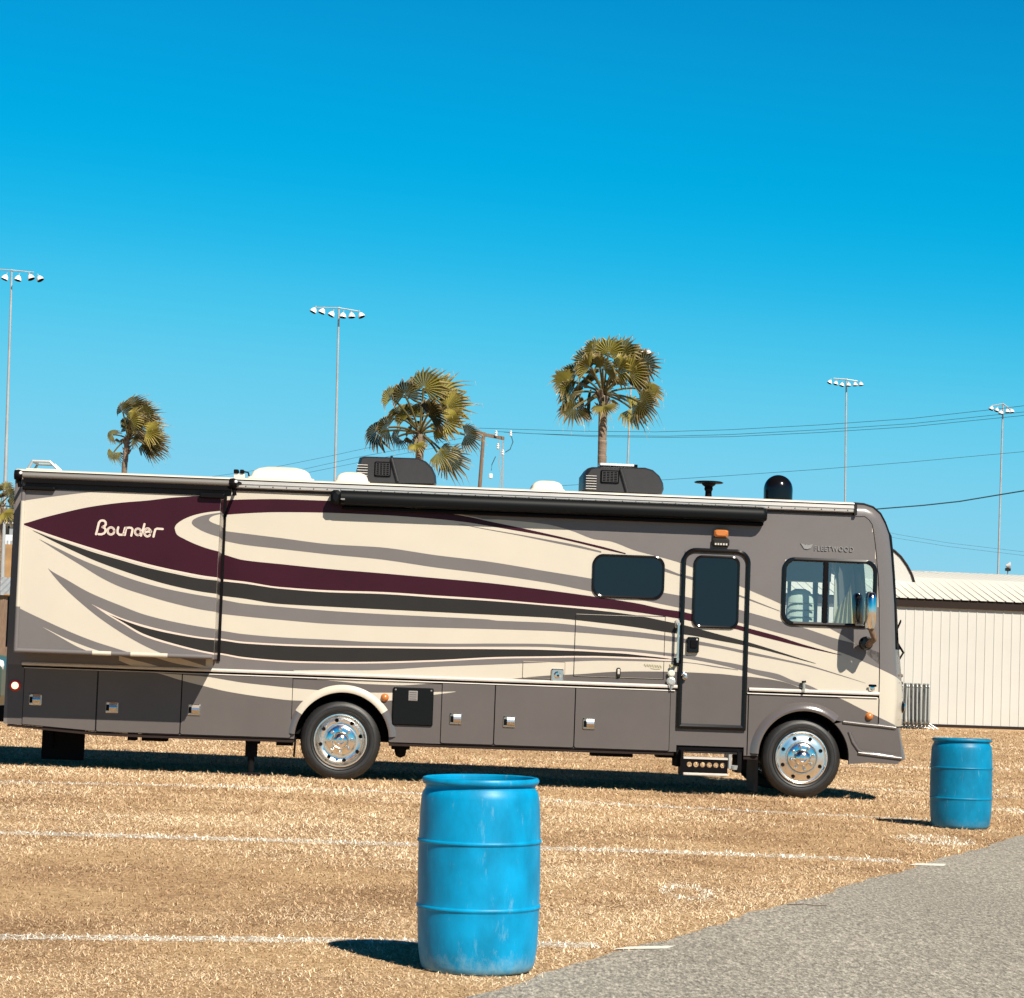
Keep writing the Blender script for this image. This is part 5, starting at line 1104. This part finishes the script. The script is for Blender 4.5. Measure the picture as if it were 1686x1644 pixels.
hC = [(-26,-50,.2),(-12,-66,.3),(6,-62,-.2),(26,-62,-.3),(42,-58,.2),(60,-46,-.1),(62,-10,.3),(58,14,-.2),(46,22,.2),(0,24,-.6,.8),(-46,28,-.4,.9),(-50,4,-.3),(-56,-14,-.2),(-44,-30,.3),(-24,-34,-.6),(-4,-34,-.8),(20,-34,-.7),(38,-30,-.6),(12,-20,.9),(-18,8,.8,.7),(30,4,.9,.8),(-30,-12,.8),(48,-34,.8)]
palm((993, 652), 64, hC, 40, 14, 'tallest full headed fan palm, above the front air conditioner of the motorhome', 0.22, 3, base_px=(991, 760))
hB = [(-46,-50,-.2,.8),(-26,-56,-.3,.95),(4,-68,-.3,1.1),(28,-62,.1,1.2),(42,-40,-.3,1.15),(38,-16,-.5,1.0),(-20,-24,.2,.9),(4,-34,.6),(14,-24,-.8,1.0),(-50,-4,-.2,.9),(-68,4,.1,.8),(-12,12,.7,.7),(30,34,-.5,.9),(46,40,.1,1),(72,2,.1,.8),(-34,-30,.6,.8),(-6,22,-.4,.6)]
palm((691, 716), 60, hB, 40, 13, 'windblown fan palm behind the rear air conditioner beside the utility pole', 0.6, 8, base_px=(690, 780))
hA = [(-8,-38,-.3),(2,-46,0),(14,-44,.2),(24,-36,-.2),(28,-22,.3),(30,-8,-.3),(36,2,.2),(34,12,-.1),(22,8,.5),(8,-24,-.8),(-4,-22,.7),(16,-16,-.8),(-24,-2,0,.6),(-22,26,.1,.7),(-14,6,.4,.6),(20,-28,.7),(12,4,-.6,.8)]
palm((210, 724), 92, hA, 29, 9, 'small fan palm with its crown blown sideways, above the rear slide of the motorhome', 0.9, 5, base_px=(205, 775))
hD = [(-10,-20,0),(4,-24,.2),(14,-12,-.2),(16,4,.2),(8,14,-.4),(-4,12,.3),(16,18,.2,.8),(-2,-6,-.8)]
palm((0, 835), 78, hD, 22, 12, 'partly hidden fan palm at the left edge behind the rear of the motorhome', 0.3, 9, base_px=(-3, 900))

# ================================================================== floodlight masts
def mast(top, bot_px, Y, w0, w1, lamps, arm, label, lamp_r):
    """lamps: list of (px, py, dark side) positions"""
    tp_ = A(*top, Y); bt = A(*bot_px, Y); gzz = gz(tp_.x); d = (tp_-bt).normalized(); base = tp_ - d*((tp_.z-gzz)/d.z)
    mpp = Y/F; root = empty('floodlight_mast', base); tag(root, label, 'floodlight mast', 'floodlight masts around the field')
    g = MB(); n = 10; ln = (tp_-base); g.tube([ln*(k/8) for k in range(9)], w1*mpp/2, 'galv', n=12, r2=w0*mpp/2); g.build('pole', root)
    if arm:
        g = MB(); a, c = A(*arm[0], Y)-base, A(*arm[1], Y)-base; g.tube([a, ln+Vector((0, -0.05, -0.05*arm[2])), c], 1.1*mpp, 'galv', n=6); g.build('crossarm', root)
    for (px, py, tl) in lamps:
        p = A(px, py, Y-0.3) - base; r = lamp_r*mpp
        g = MB(); g.lathe([(0.25*r, 1.0*r), (0.55*r, 0.8*r), (0.92*r, 0.15*r), (1.0*r, -0.35*r), (0.95*r, -0.4*r), (0.6*r, -0.15*r), (0, -0.1*r)], 'lampwhite', c=(0, 0, 0), n=16, mats=['lampwhite']*3+['galv', 'black', 'black'])
        o = g.build('floodlight', root, smooth=True, loc=p); o.rotation_euler = (R(-10), R(tl), 0)
        g = MB(); g.tube([(0, 0, 0.8*r), (0, 0.1*r, 1.7*r)], 0.15*r, 'galv', n=6); k = g.build('bracket', o)
mast((19.5, 444), (9, 780), 123, 3.0, 8.5, [(8, 458.5, 20), (29.5, 460, 10), (51, 458, -25), (66, 460, -30), (-12, 457, 20), (-28, 456, 20)], ((-34, 442), (56, 449), 1), 'nearest and tallest looking light mast, at the left edge of the photo', 6.2)
mast((558, 506), (551.5, 785), 132, 3.4, 5.2, [(516, 512.5, 25), (530, 514, 20), (545.5, 518.5, 25), (564.5, 521, 5), (579, 521, -8), (595, 520.5, -25)], ((520, 507), (590, 513), 1), 'light mast with six lamps between the left palm and the middle palm', 6.0)
mast((1041, 576), (1033.5, 765), 150, 3.0, 4.2, [(1068, 582, 0), (1056, 581, 0), (1020, 579, 0), (1032, 580, 0)], ((1014, 575), (1070, 578), 1), 'light mast mostly hidden by the tallest palm, one lamp showing', 5.0)
mast((1393.5, 624), (1391.5, 825), 158, 2.8, 3.4, [(1366, 630, 25), (1376, 632, 15), (1386, 634.5, 15), (1397, 634.5, 0), (1408, 634, -5), (1417.5, 633.5, -10)], ((1372, 623.5), (1412, 628), 1), 'light mast rising directly behind the cab of the motorhome', 4.2)
mast((1651.5, 664), (1643.5, 940), 172, 2.6, 4.0, [(1632, 673.5, 25), (1641, 676, 20), (1648, 680.5, 10), (1658.5, 678, -5), (1666, 678, -12)], ((1632, 669), (1664, 675), 1), 'light mast standing above the white shed near the right edge', 4.2)
g = MB(); p = A(1659.5, 932, 120); g.tube([p+Vector((0, 0, -1.2)), p], 0.03, 'galv'); g.cbox(p.x-0.12, p.x+0.13, p.y-0.1, p.y+0.1, p.z-0.25, p.z-0.1, 'dark', 0.02); g.lathe([(0.05, -0.1), (0.2, 0.1)], 'lampwhite', c=(p.x, p.y, p.z), axis='x', n=12)
g.tube([A(1659.5, 932, 120), Vector((p.x, p.y, gz(p.x)))], 0.03, 'galv'); tag(g.build('horn_speaker'), 'tiny pole mounted horn speaker poking above the white shed roof', 'speaker')

# utility pole
Yp = 95; mpp = Yp/F; tp_ = A(796.5, 712, Yp); bt = A(790, 800, Yp); d = (tp_-bt).normalized(); base = tp_ - d*((tp_.z-gz(tp_.x))/d.z)
root = empty('utility_pole', base); tag(root, 'brown wooden utility pole with crossarm beside the middle palm', 'utility pole')
g = MB(); g.tube([(0, 0, 0), (tp_-base)*0.5, tp_-base], 4.3*mpp, 'wood', n=12, r2=3.0*mpp); g.build('post', root)
g = MB(); a, c = A(775, 711.5, Yp)-base, A(830.5, 722.5, Yp)-base; dv = (c-a).normalized(); up_ = Vector((0, 0, 2.7*mpp)); q_ = Vector((0, 0.06, 0))
g.add([a-up_-q_, c-up_-q_, c+up_-q_, a+up_-q_, a-up_+q_, c-up_+q_, c+up_+q_, a+up_+q_], [(0, 1, 2, 3), (7, 6, 5, 4), (0, 4, 5, 1), (3, 2, 6, 7), (1, 5, 6, 2), (0, 3, 7, 4)], 'wood'); g.build('crossarm', root)
def pl(px, py): return A(px, py, Yp-0.1)-base
g = MB()
for (px, py) in ((817, 714), (841, 714), (820, 735), (828, 745)): q = pl(px, py); g.lathe([(0.03, -0.12), (0.06, -0.08), (0.035, -0.04), (0.06, 0), (0.035, 0.04), (0.05, 0.08), (0.0, 0.12)], 'lampwhite', c=tuple(q), n=8)
g.tube([pl(822, 726), pl(824, 744), pl(822, 762), pl(825, 785), pl(823, 800), pl(822, 840)], 0.022, 'weld', n=5); g.tube([pl(828, 726), pl(828, 756), pl(827, 800), pl(826, 840)], 0.03, 'weld', n=5)
g.tube([pl(842, 718), pl(844.5, 728), pl(840, 740), pl(832, 745)], 0.02, 'wire', n=5); g.tube([pl(816, 752), pl(810, 765), pl(809, 775)], 0.018, 'wire', n=5)
g.cbox(*[v for v in (pl(805, 786).x, pl(811, 786).x)], pl(805, 786).y, pl(805, 786).y+0.15, pl(805, 788).z, pl(805, 780).z, 'lampwhite', 0.02); g.build('insulators', root)
def wire(pts, Y0, Y1, r, label):
    g = MB(); n = len(pts); P3 = [A(p[0], p[1], Y0+(Y1-Y0)*k/(n-1)) for k, p in enumerate(pts)]; out = []
    for a, c in zip(P3, P3[1:]): out += [a.lerp(c, k/4) for k in range(4)]
    g.tube(out+[P3[-1]], r, 'wire', n=5); o = g.build('power_line'); tag(o, label, 'power line', 'overhead lines behind the motorhome'); return o
wire([(780,705),(860,707.5),(960,710.5),(1080,711.5),(1200,708),(1350,700),(1500,689.5),(1640,674),(1740,662)], 96, 80, 0.009, 'highest of the overhead wires running right from the utility pole')
wire([(820,711),(880,714.5),(980,717.5),(1100,718.5),(1200,716),(1350,708),(1500,698),(1640,683.5),(1740,673)], 96, 80, 0.009, 'overhead wire just below the highest one, right of the utility pole')
wire([(830,712),(980,719.5),(1100,720.5),(1200,719.5),(1350,712.5),(1500,703),(1640,689),(1740,679)], 96, 80, 0.009, 'third and lowest of the close set wires right of the utility pole')
wire([(925,800),(1010,795),(1100,790),(1200,783.5),(1350,773),(1500,761),(1686,744),(1760,737)], 96, 82, 0.008, 'single thin wire passing just above the black satellite dome')
wire([(1380,845),(1450,838),(1520,832.5),(1580,826),(1640,816),(1686,808.5),(1760,795)], 62, 57, 0.016, 'thick dark cable sloping up to the right above the front of the motorhome')
wire([(1440,871),(1476,880),(1560,894),(1686,909),(1740,914)], 110, 110, 0.007, 'upper of two faint wires over the shed roof')
wire([(1440,879),(1474,886),(1560,900),(1686,915),(1740,921)], 110, 110, 0.007, 'lower of two faint wires over the shed roof')
wire([(330,788),(440,772),(540,752),(600,739),(650,729),(760,712)], 100, 96, 0.007, 'upper of three thin wires left of the middle palm')
wire([(420,790),(500,773),(585,754),(650,742),(760,722)], 100, 96, 0.007, 'middle of three thin wires left of the middle palm')
wire([(440,792),(515,777),(585,763),(650,750),(760,730)], 100, 96, 0.007, 'lowest of three thin wires left of the middle palm')

# ================================================================== white metal shed
Ys = 75.5; sA, sB = A(1474, 1194, Ys), G(1474, 1194)
w0 = Vector((-6, 62.5, 0)); wa = G(1478, 1195.5); wb = G(1686, 1195.5)
sa = Vector((wa.x, wa.y, 0)); sdv = (Vector((wb.x, wb.y, 0)) - sa); sdv = Vector((1, 0.16, 0)).normalized(); sn = Vector((-sdv.y, sdv.x, 0))
root = empty('metal_shed', sa, math.atan2(sdv.y, sdv.x)); tag(root, 'long white ribbed metal shed with dark eave band behind the front of the motorhome', 'shed')
def SL(px, py, off_=0.0):
    """photo pixel -> shed local (x along wall, z) on the plane at depth off_"""
    d = ray(px, py); tt = ((sa.x*sn.x+sa.y*sn.y+off_))/(d.x*sn.x+d.y*sn.y); p = Vector((d.x*tt, d.y*tt, 0))-sa
    return p.x*sdv.x+p.y*sdv.y, EYE.z+d.z*tt
x_l, x_r = -14.0, 26.0; zw = SL(1560, 1000)[1]; zb_ = gz(12)-0.02
g = MB(); pitch_ = 0.29; vs = []; n = int((x_r-x_l)/pitch_)
zz0 = SL(1600, 1194.5)[1]
for k in range(n):
    x = x_l + k*pitch_
    for dx, dy in ((0, 0), (0.235, 0), (0.250, -0.016), (0.270, -0.016)): vs += [(x+dx, dy, zz0), (x+dx, dy, zw)]
g.add(vs, [(2*i, 2*i+2, 2*i+3, 2*i+1) for i in range(len(vs)//2-1)], 'shed'); g.build('wall', root)
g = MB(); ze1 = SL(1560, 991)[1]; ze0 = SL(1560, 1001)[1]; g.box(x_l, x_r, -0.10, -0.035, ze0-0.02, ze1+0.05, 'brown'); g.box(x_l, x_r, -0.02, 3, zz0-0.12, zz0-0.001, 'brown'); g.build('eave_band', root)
g = MB(); zr1 = SL(1600, 955, 2.6)[1]; vs = []
for k in range(n):
    x = x_l + k*pitch_
    for dx, dz in ((0, 0), (0.235, 0), (0.245, 0.006), (0.270, 0.006)): vs += [(x+dx, -0.16, ze1+0.06+dz*5), (x+dx, 2.6, zr1+dz*0.5)]
g.add(vs, [(2*i, 2*i+2, 2*i+3, 2*i+1) for i in range(len(vs)//2-1)], 'shedroof')
zr2 = SL(1600, 944, 7.5)[1]; vs = []
for k in range(n):
    x = x_l + k*pitch_
    for dx, dz in ((0, 0), (0.235, 0), (0.248, 0.012), (0.277, 0.012)): vs += [(x+dx, 2.7, zr1-0.1), (x+dx, 7.5, zr2+dz)]
g.add(vs, [(2*i, 2*i+2, 2*i+3, 2*i+1) for i in range(len(vs)//2-1)], 'shedroof')
g.box(x_l, x_r, 7.5, 7.6, 0, zr2, 'shed'); g.build('roof', root)
# round-ended roof behind the cab
g = MB(); Yq = 80; pts = [A(px, py, Yq) for px, py in ((1380, 880), (1420, 886), (1450, 895), (1472, 907), (1483, 917), (1493, 931), (1501, 946), (1506, 962), (1508, 1010))]
k = len(pts); g.add([tuple(p) for p in pts] + [(p.x, p.y, 1.0) for p in pts], [(i, k+i, k+i+1, i+1) for i in range(k-1)], 'shed')
for a, c in zip(pts, pts[1:]): g.tube([a, c], 0.045, 'brown', n=6)
g.add([tuple(p) for p in pts] + [(p.x, p.y+10, p.z) for p in pts], [(i, i+1, k+i+1, k+i) for i in range(k-1)], 'shed')
tag(g.build('round_roofed_building'), 'round shouldered white building end with dark edge trim just beyond the windshield', 'building')

# ================================================================== crowd barriers stacked by the shed
def barrier():
    root = empty('crowd_barrier'); g = MB(); W_, H_ = 2.1, 1.33
    lp_ = rrect(-W_/2, W_/2, 0.16, H_, 0.12, 5); g.tube([(x, 0, z) for x, z in lp_] + [(lp_[0][0], 0, lp_[0][1])], 0.026, 'weld', n=8)
    g.build('frame', root)
    g = MB()
    for k in range(17): x = -W_/2 + W_*(k+1)/18; g.tube([(x, 0, 0.16), (x, 0, H_)], 0.014, 'weld', n=6)
    g.tube([(-W_/2, 0, 0.26), (W_/2, 0, 0.26)], 0.014, 'weld', n=6); g.build('bars', root)
    for sx_ in (-0.75, 0.75):
        g = MB(); g.tube([(sx_, -0.28, 0.015), (sx_, -0.05, 0.16), (sx_, 0.05, 0.16), (sx_, 0.28, 0.015)], 0.018, 'weld', n=6); g.build('foot', root)
    return root
proto = barrier(); bc = G(1530, 1202)
for k in range(9):
    o = proto if k == 0 else copy_tree(proto)
    fx = A(1530.0 - k*6.3, 1160, bc.y).x; az_ = R(83 + random.uniform(-1.5, 1.5))
    o.location = (fx + 1.05*math.cos(az_), bc.y + 1.05*math.sin(az_) + 0.02*k, gz(bc.x)); o.rotation_euler = (R(random.uniform(-1.5, 1.5)), 0, az_)
    tag(o, 'galvanised crowd control barrier stacked on its feet beside the others before the white shed', 'barrier', 'crowd barriers stacked by the shed')

# ================================================================== things seen past the rear of the motorhome
g = MB(); Yb = 150; a = A(-60, 895, Yb); c = A(140, 895, Yb); zt_ = A(0, 896, Yb).z; zb2 = A(0, 948, Yb).z
g.add([(a.x-15, Yb-8, -1), (c.x, Yb-8, -1), (c.x, Yb, zt_), (a.x-15, Yb, zt_), (a.x-15, Yb+30, zt_), (c.x, Yb+30, zt_)], [(0, 1, 2, 3), (3, 2, 5, 4)], 'berm'); tag(g.build('berm'), kind='structure')
g = MB(); Yb = 151; zt_ = A(10, 884, Yb).z; zl = A(10, 896, Yb).z
x0, x1 = A(-50, 890, Yb).x, A(80, 890, Yb).x
for z in (zt_, (zt_+zl)/2+0.05): g.box(x0, x1, Yb-0.05, Yb+0.05, z-0.06, z+0.12, 'lampwhite')
x = x0
while x < x1: g.box(x-0.05, x+0.05, Yb-0.06, Yb+0.0, zl-0.3, zt_, 'lampwhite'); x += 0.22
tag(g.build('white_railing'), 'white picket style railing on top of the brown bank at the left edge', 'railing')
g = MB(); Yb = 165; x0, x1 = A(-60, 870, Yb).x, A(60, 870, Yb).x; g.box(x0, x1, Yb, Yb+4, 2, A(0, 862, Yb).z, 'galv'); g.box(x0-0.2, x1+0.2, Yb-0.3, Yb+4, A(0, 862, Yb).z, A(0, 856, Yb).z, 'lampwhite')
for k in range(8): g.box(x0+0.3+k*0.6, x0+0.65+k*0.6, Yb-0.03, Yb+0.02, A(0, 880, Yb).z, A(0, 866, Yb).z, 'dark')
tag(g.build('grandstand_building'), 'pale blue grey stand building beyond the railing at the left edge', 'building')
g = MB(); Yb = 100; x0, x1 = A(-50, 960, Yb).x, A(70, 960, Yb).x; zt_ = A(8, 950, Yb).z; zm = A(8, 980, Yb).z
k = 0; x = x0; vs = []
while x < x1: vs += [(x, Yb-1.5, zm+(0.04 if k % 2 else 0)), (x, Yb+1.5, zt_+(0.04 if k % 2 else 0))]; x += 0.12; k += 1
g.add(vs, [(2*i, 2*i+2, 2*i+3, 2*i+1) for i in range(len(vs)//2-1)], 'galv'); g.box(x0, x1, Yb-1.3, Yb+1.3, -0.3, zm-0.03, 'wood')
tag(g.build('low_outbuilding'), 'low brown outbuilding with pale corrugated roof past the motorhome rear', 'building')
# parked dark green car just beyond the rear
cY = 46; cr = A(11, 1060, cY); root = empty('parked_car', (cr.x-2.0, cY, gz(-8))); tag(root, 'dark green parked car mostly hidden behind the rear of the motorhome', 'car')
zf = lambda py: A(5, py, cY).z - gz(-8)
g = MB(); o_ = [(-2.4, 0.30), (2.0, 0.30), (2.1, 0.5), (2.1, zf(1098)), (1.9, zf(1084)), (0.9, zf(1074)), (0.2, zf(1012)), (-1.6, zf(1010)), (-2.4, zf(1060))]
k = len(o_); vs = []
for y, s_ in ((-0.9, 0.97), (-0.82, 1), (0.82, 1), (0.9, 0.97)): vs += [(x*s_, y*(1 if z < zf(1070) else 0.82), z) for x, z in o_]
g.add(vs, [(j*k+i, j*k+(i+1) % k, (j+1)*k+(i+1) % k, (j+1)*k+i) for j in range(3) for i in range(k)] + [tuple(range(k)), tuple(range(4*k-1, 3*k-1, -1))], 'vanpaint'); g.build('body', root, smooth=False, bevel=0.04)
g = MB(); g.add([(0.98, -0.7, zf(1075)), (0.98, 0.7, zf(1075)), (0.30, 0.62, zf(1017)), (0.30, -0.62, zf(1017))], [(0, 1, 2, 3)], 'tintglass'); g.add([(-1.5, -0.87, zf(1070)), (0.85, -0.87, zf(1070)), (0.2, -0.80, zf(1018)), (-1.4, -0.80, zf(1018))], [(0, 1, 2, 3)], 'tintglass'); g.build('glass', root)
for x_ in (-1.6, 1.35):
    for y_ in (-0.88, 0.88): g = MB(); g.lathe([(0, -0.09), (0.2, -0.1), (0.33, -0.09), (0.34, 0.09), (0, 0.09)], 'rubber', c=(x_, y_, 0.33), axis='y', n=24); g.build('wheel', root)
for y_ in (-0.72, 0.72): g = MB(); g.lathe([(0, 0.06), (0.08, 0.04), (0.1, -0.02)], 'lampwhite', c=(2.06, y_, zf(1095)), axis='x', n=14); g.build('headlight', root)
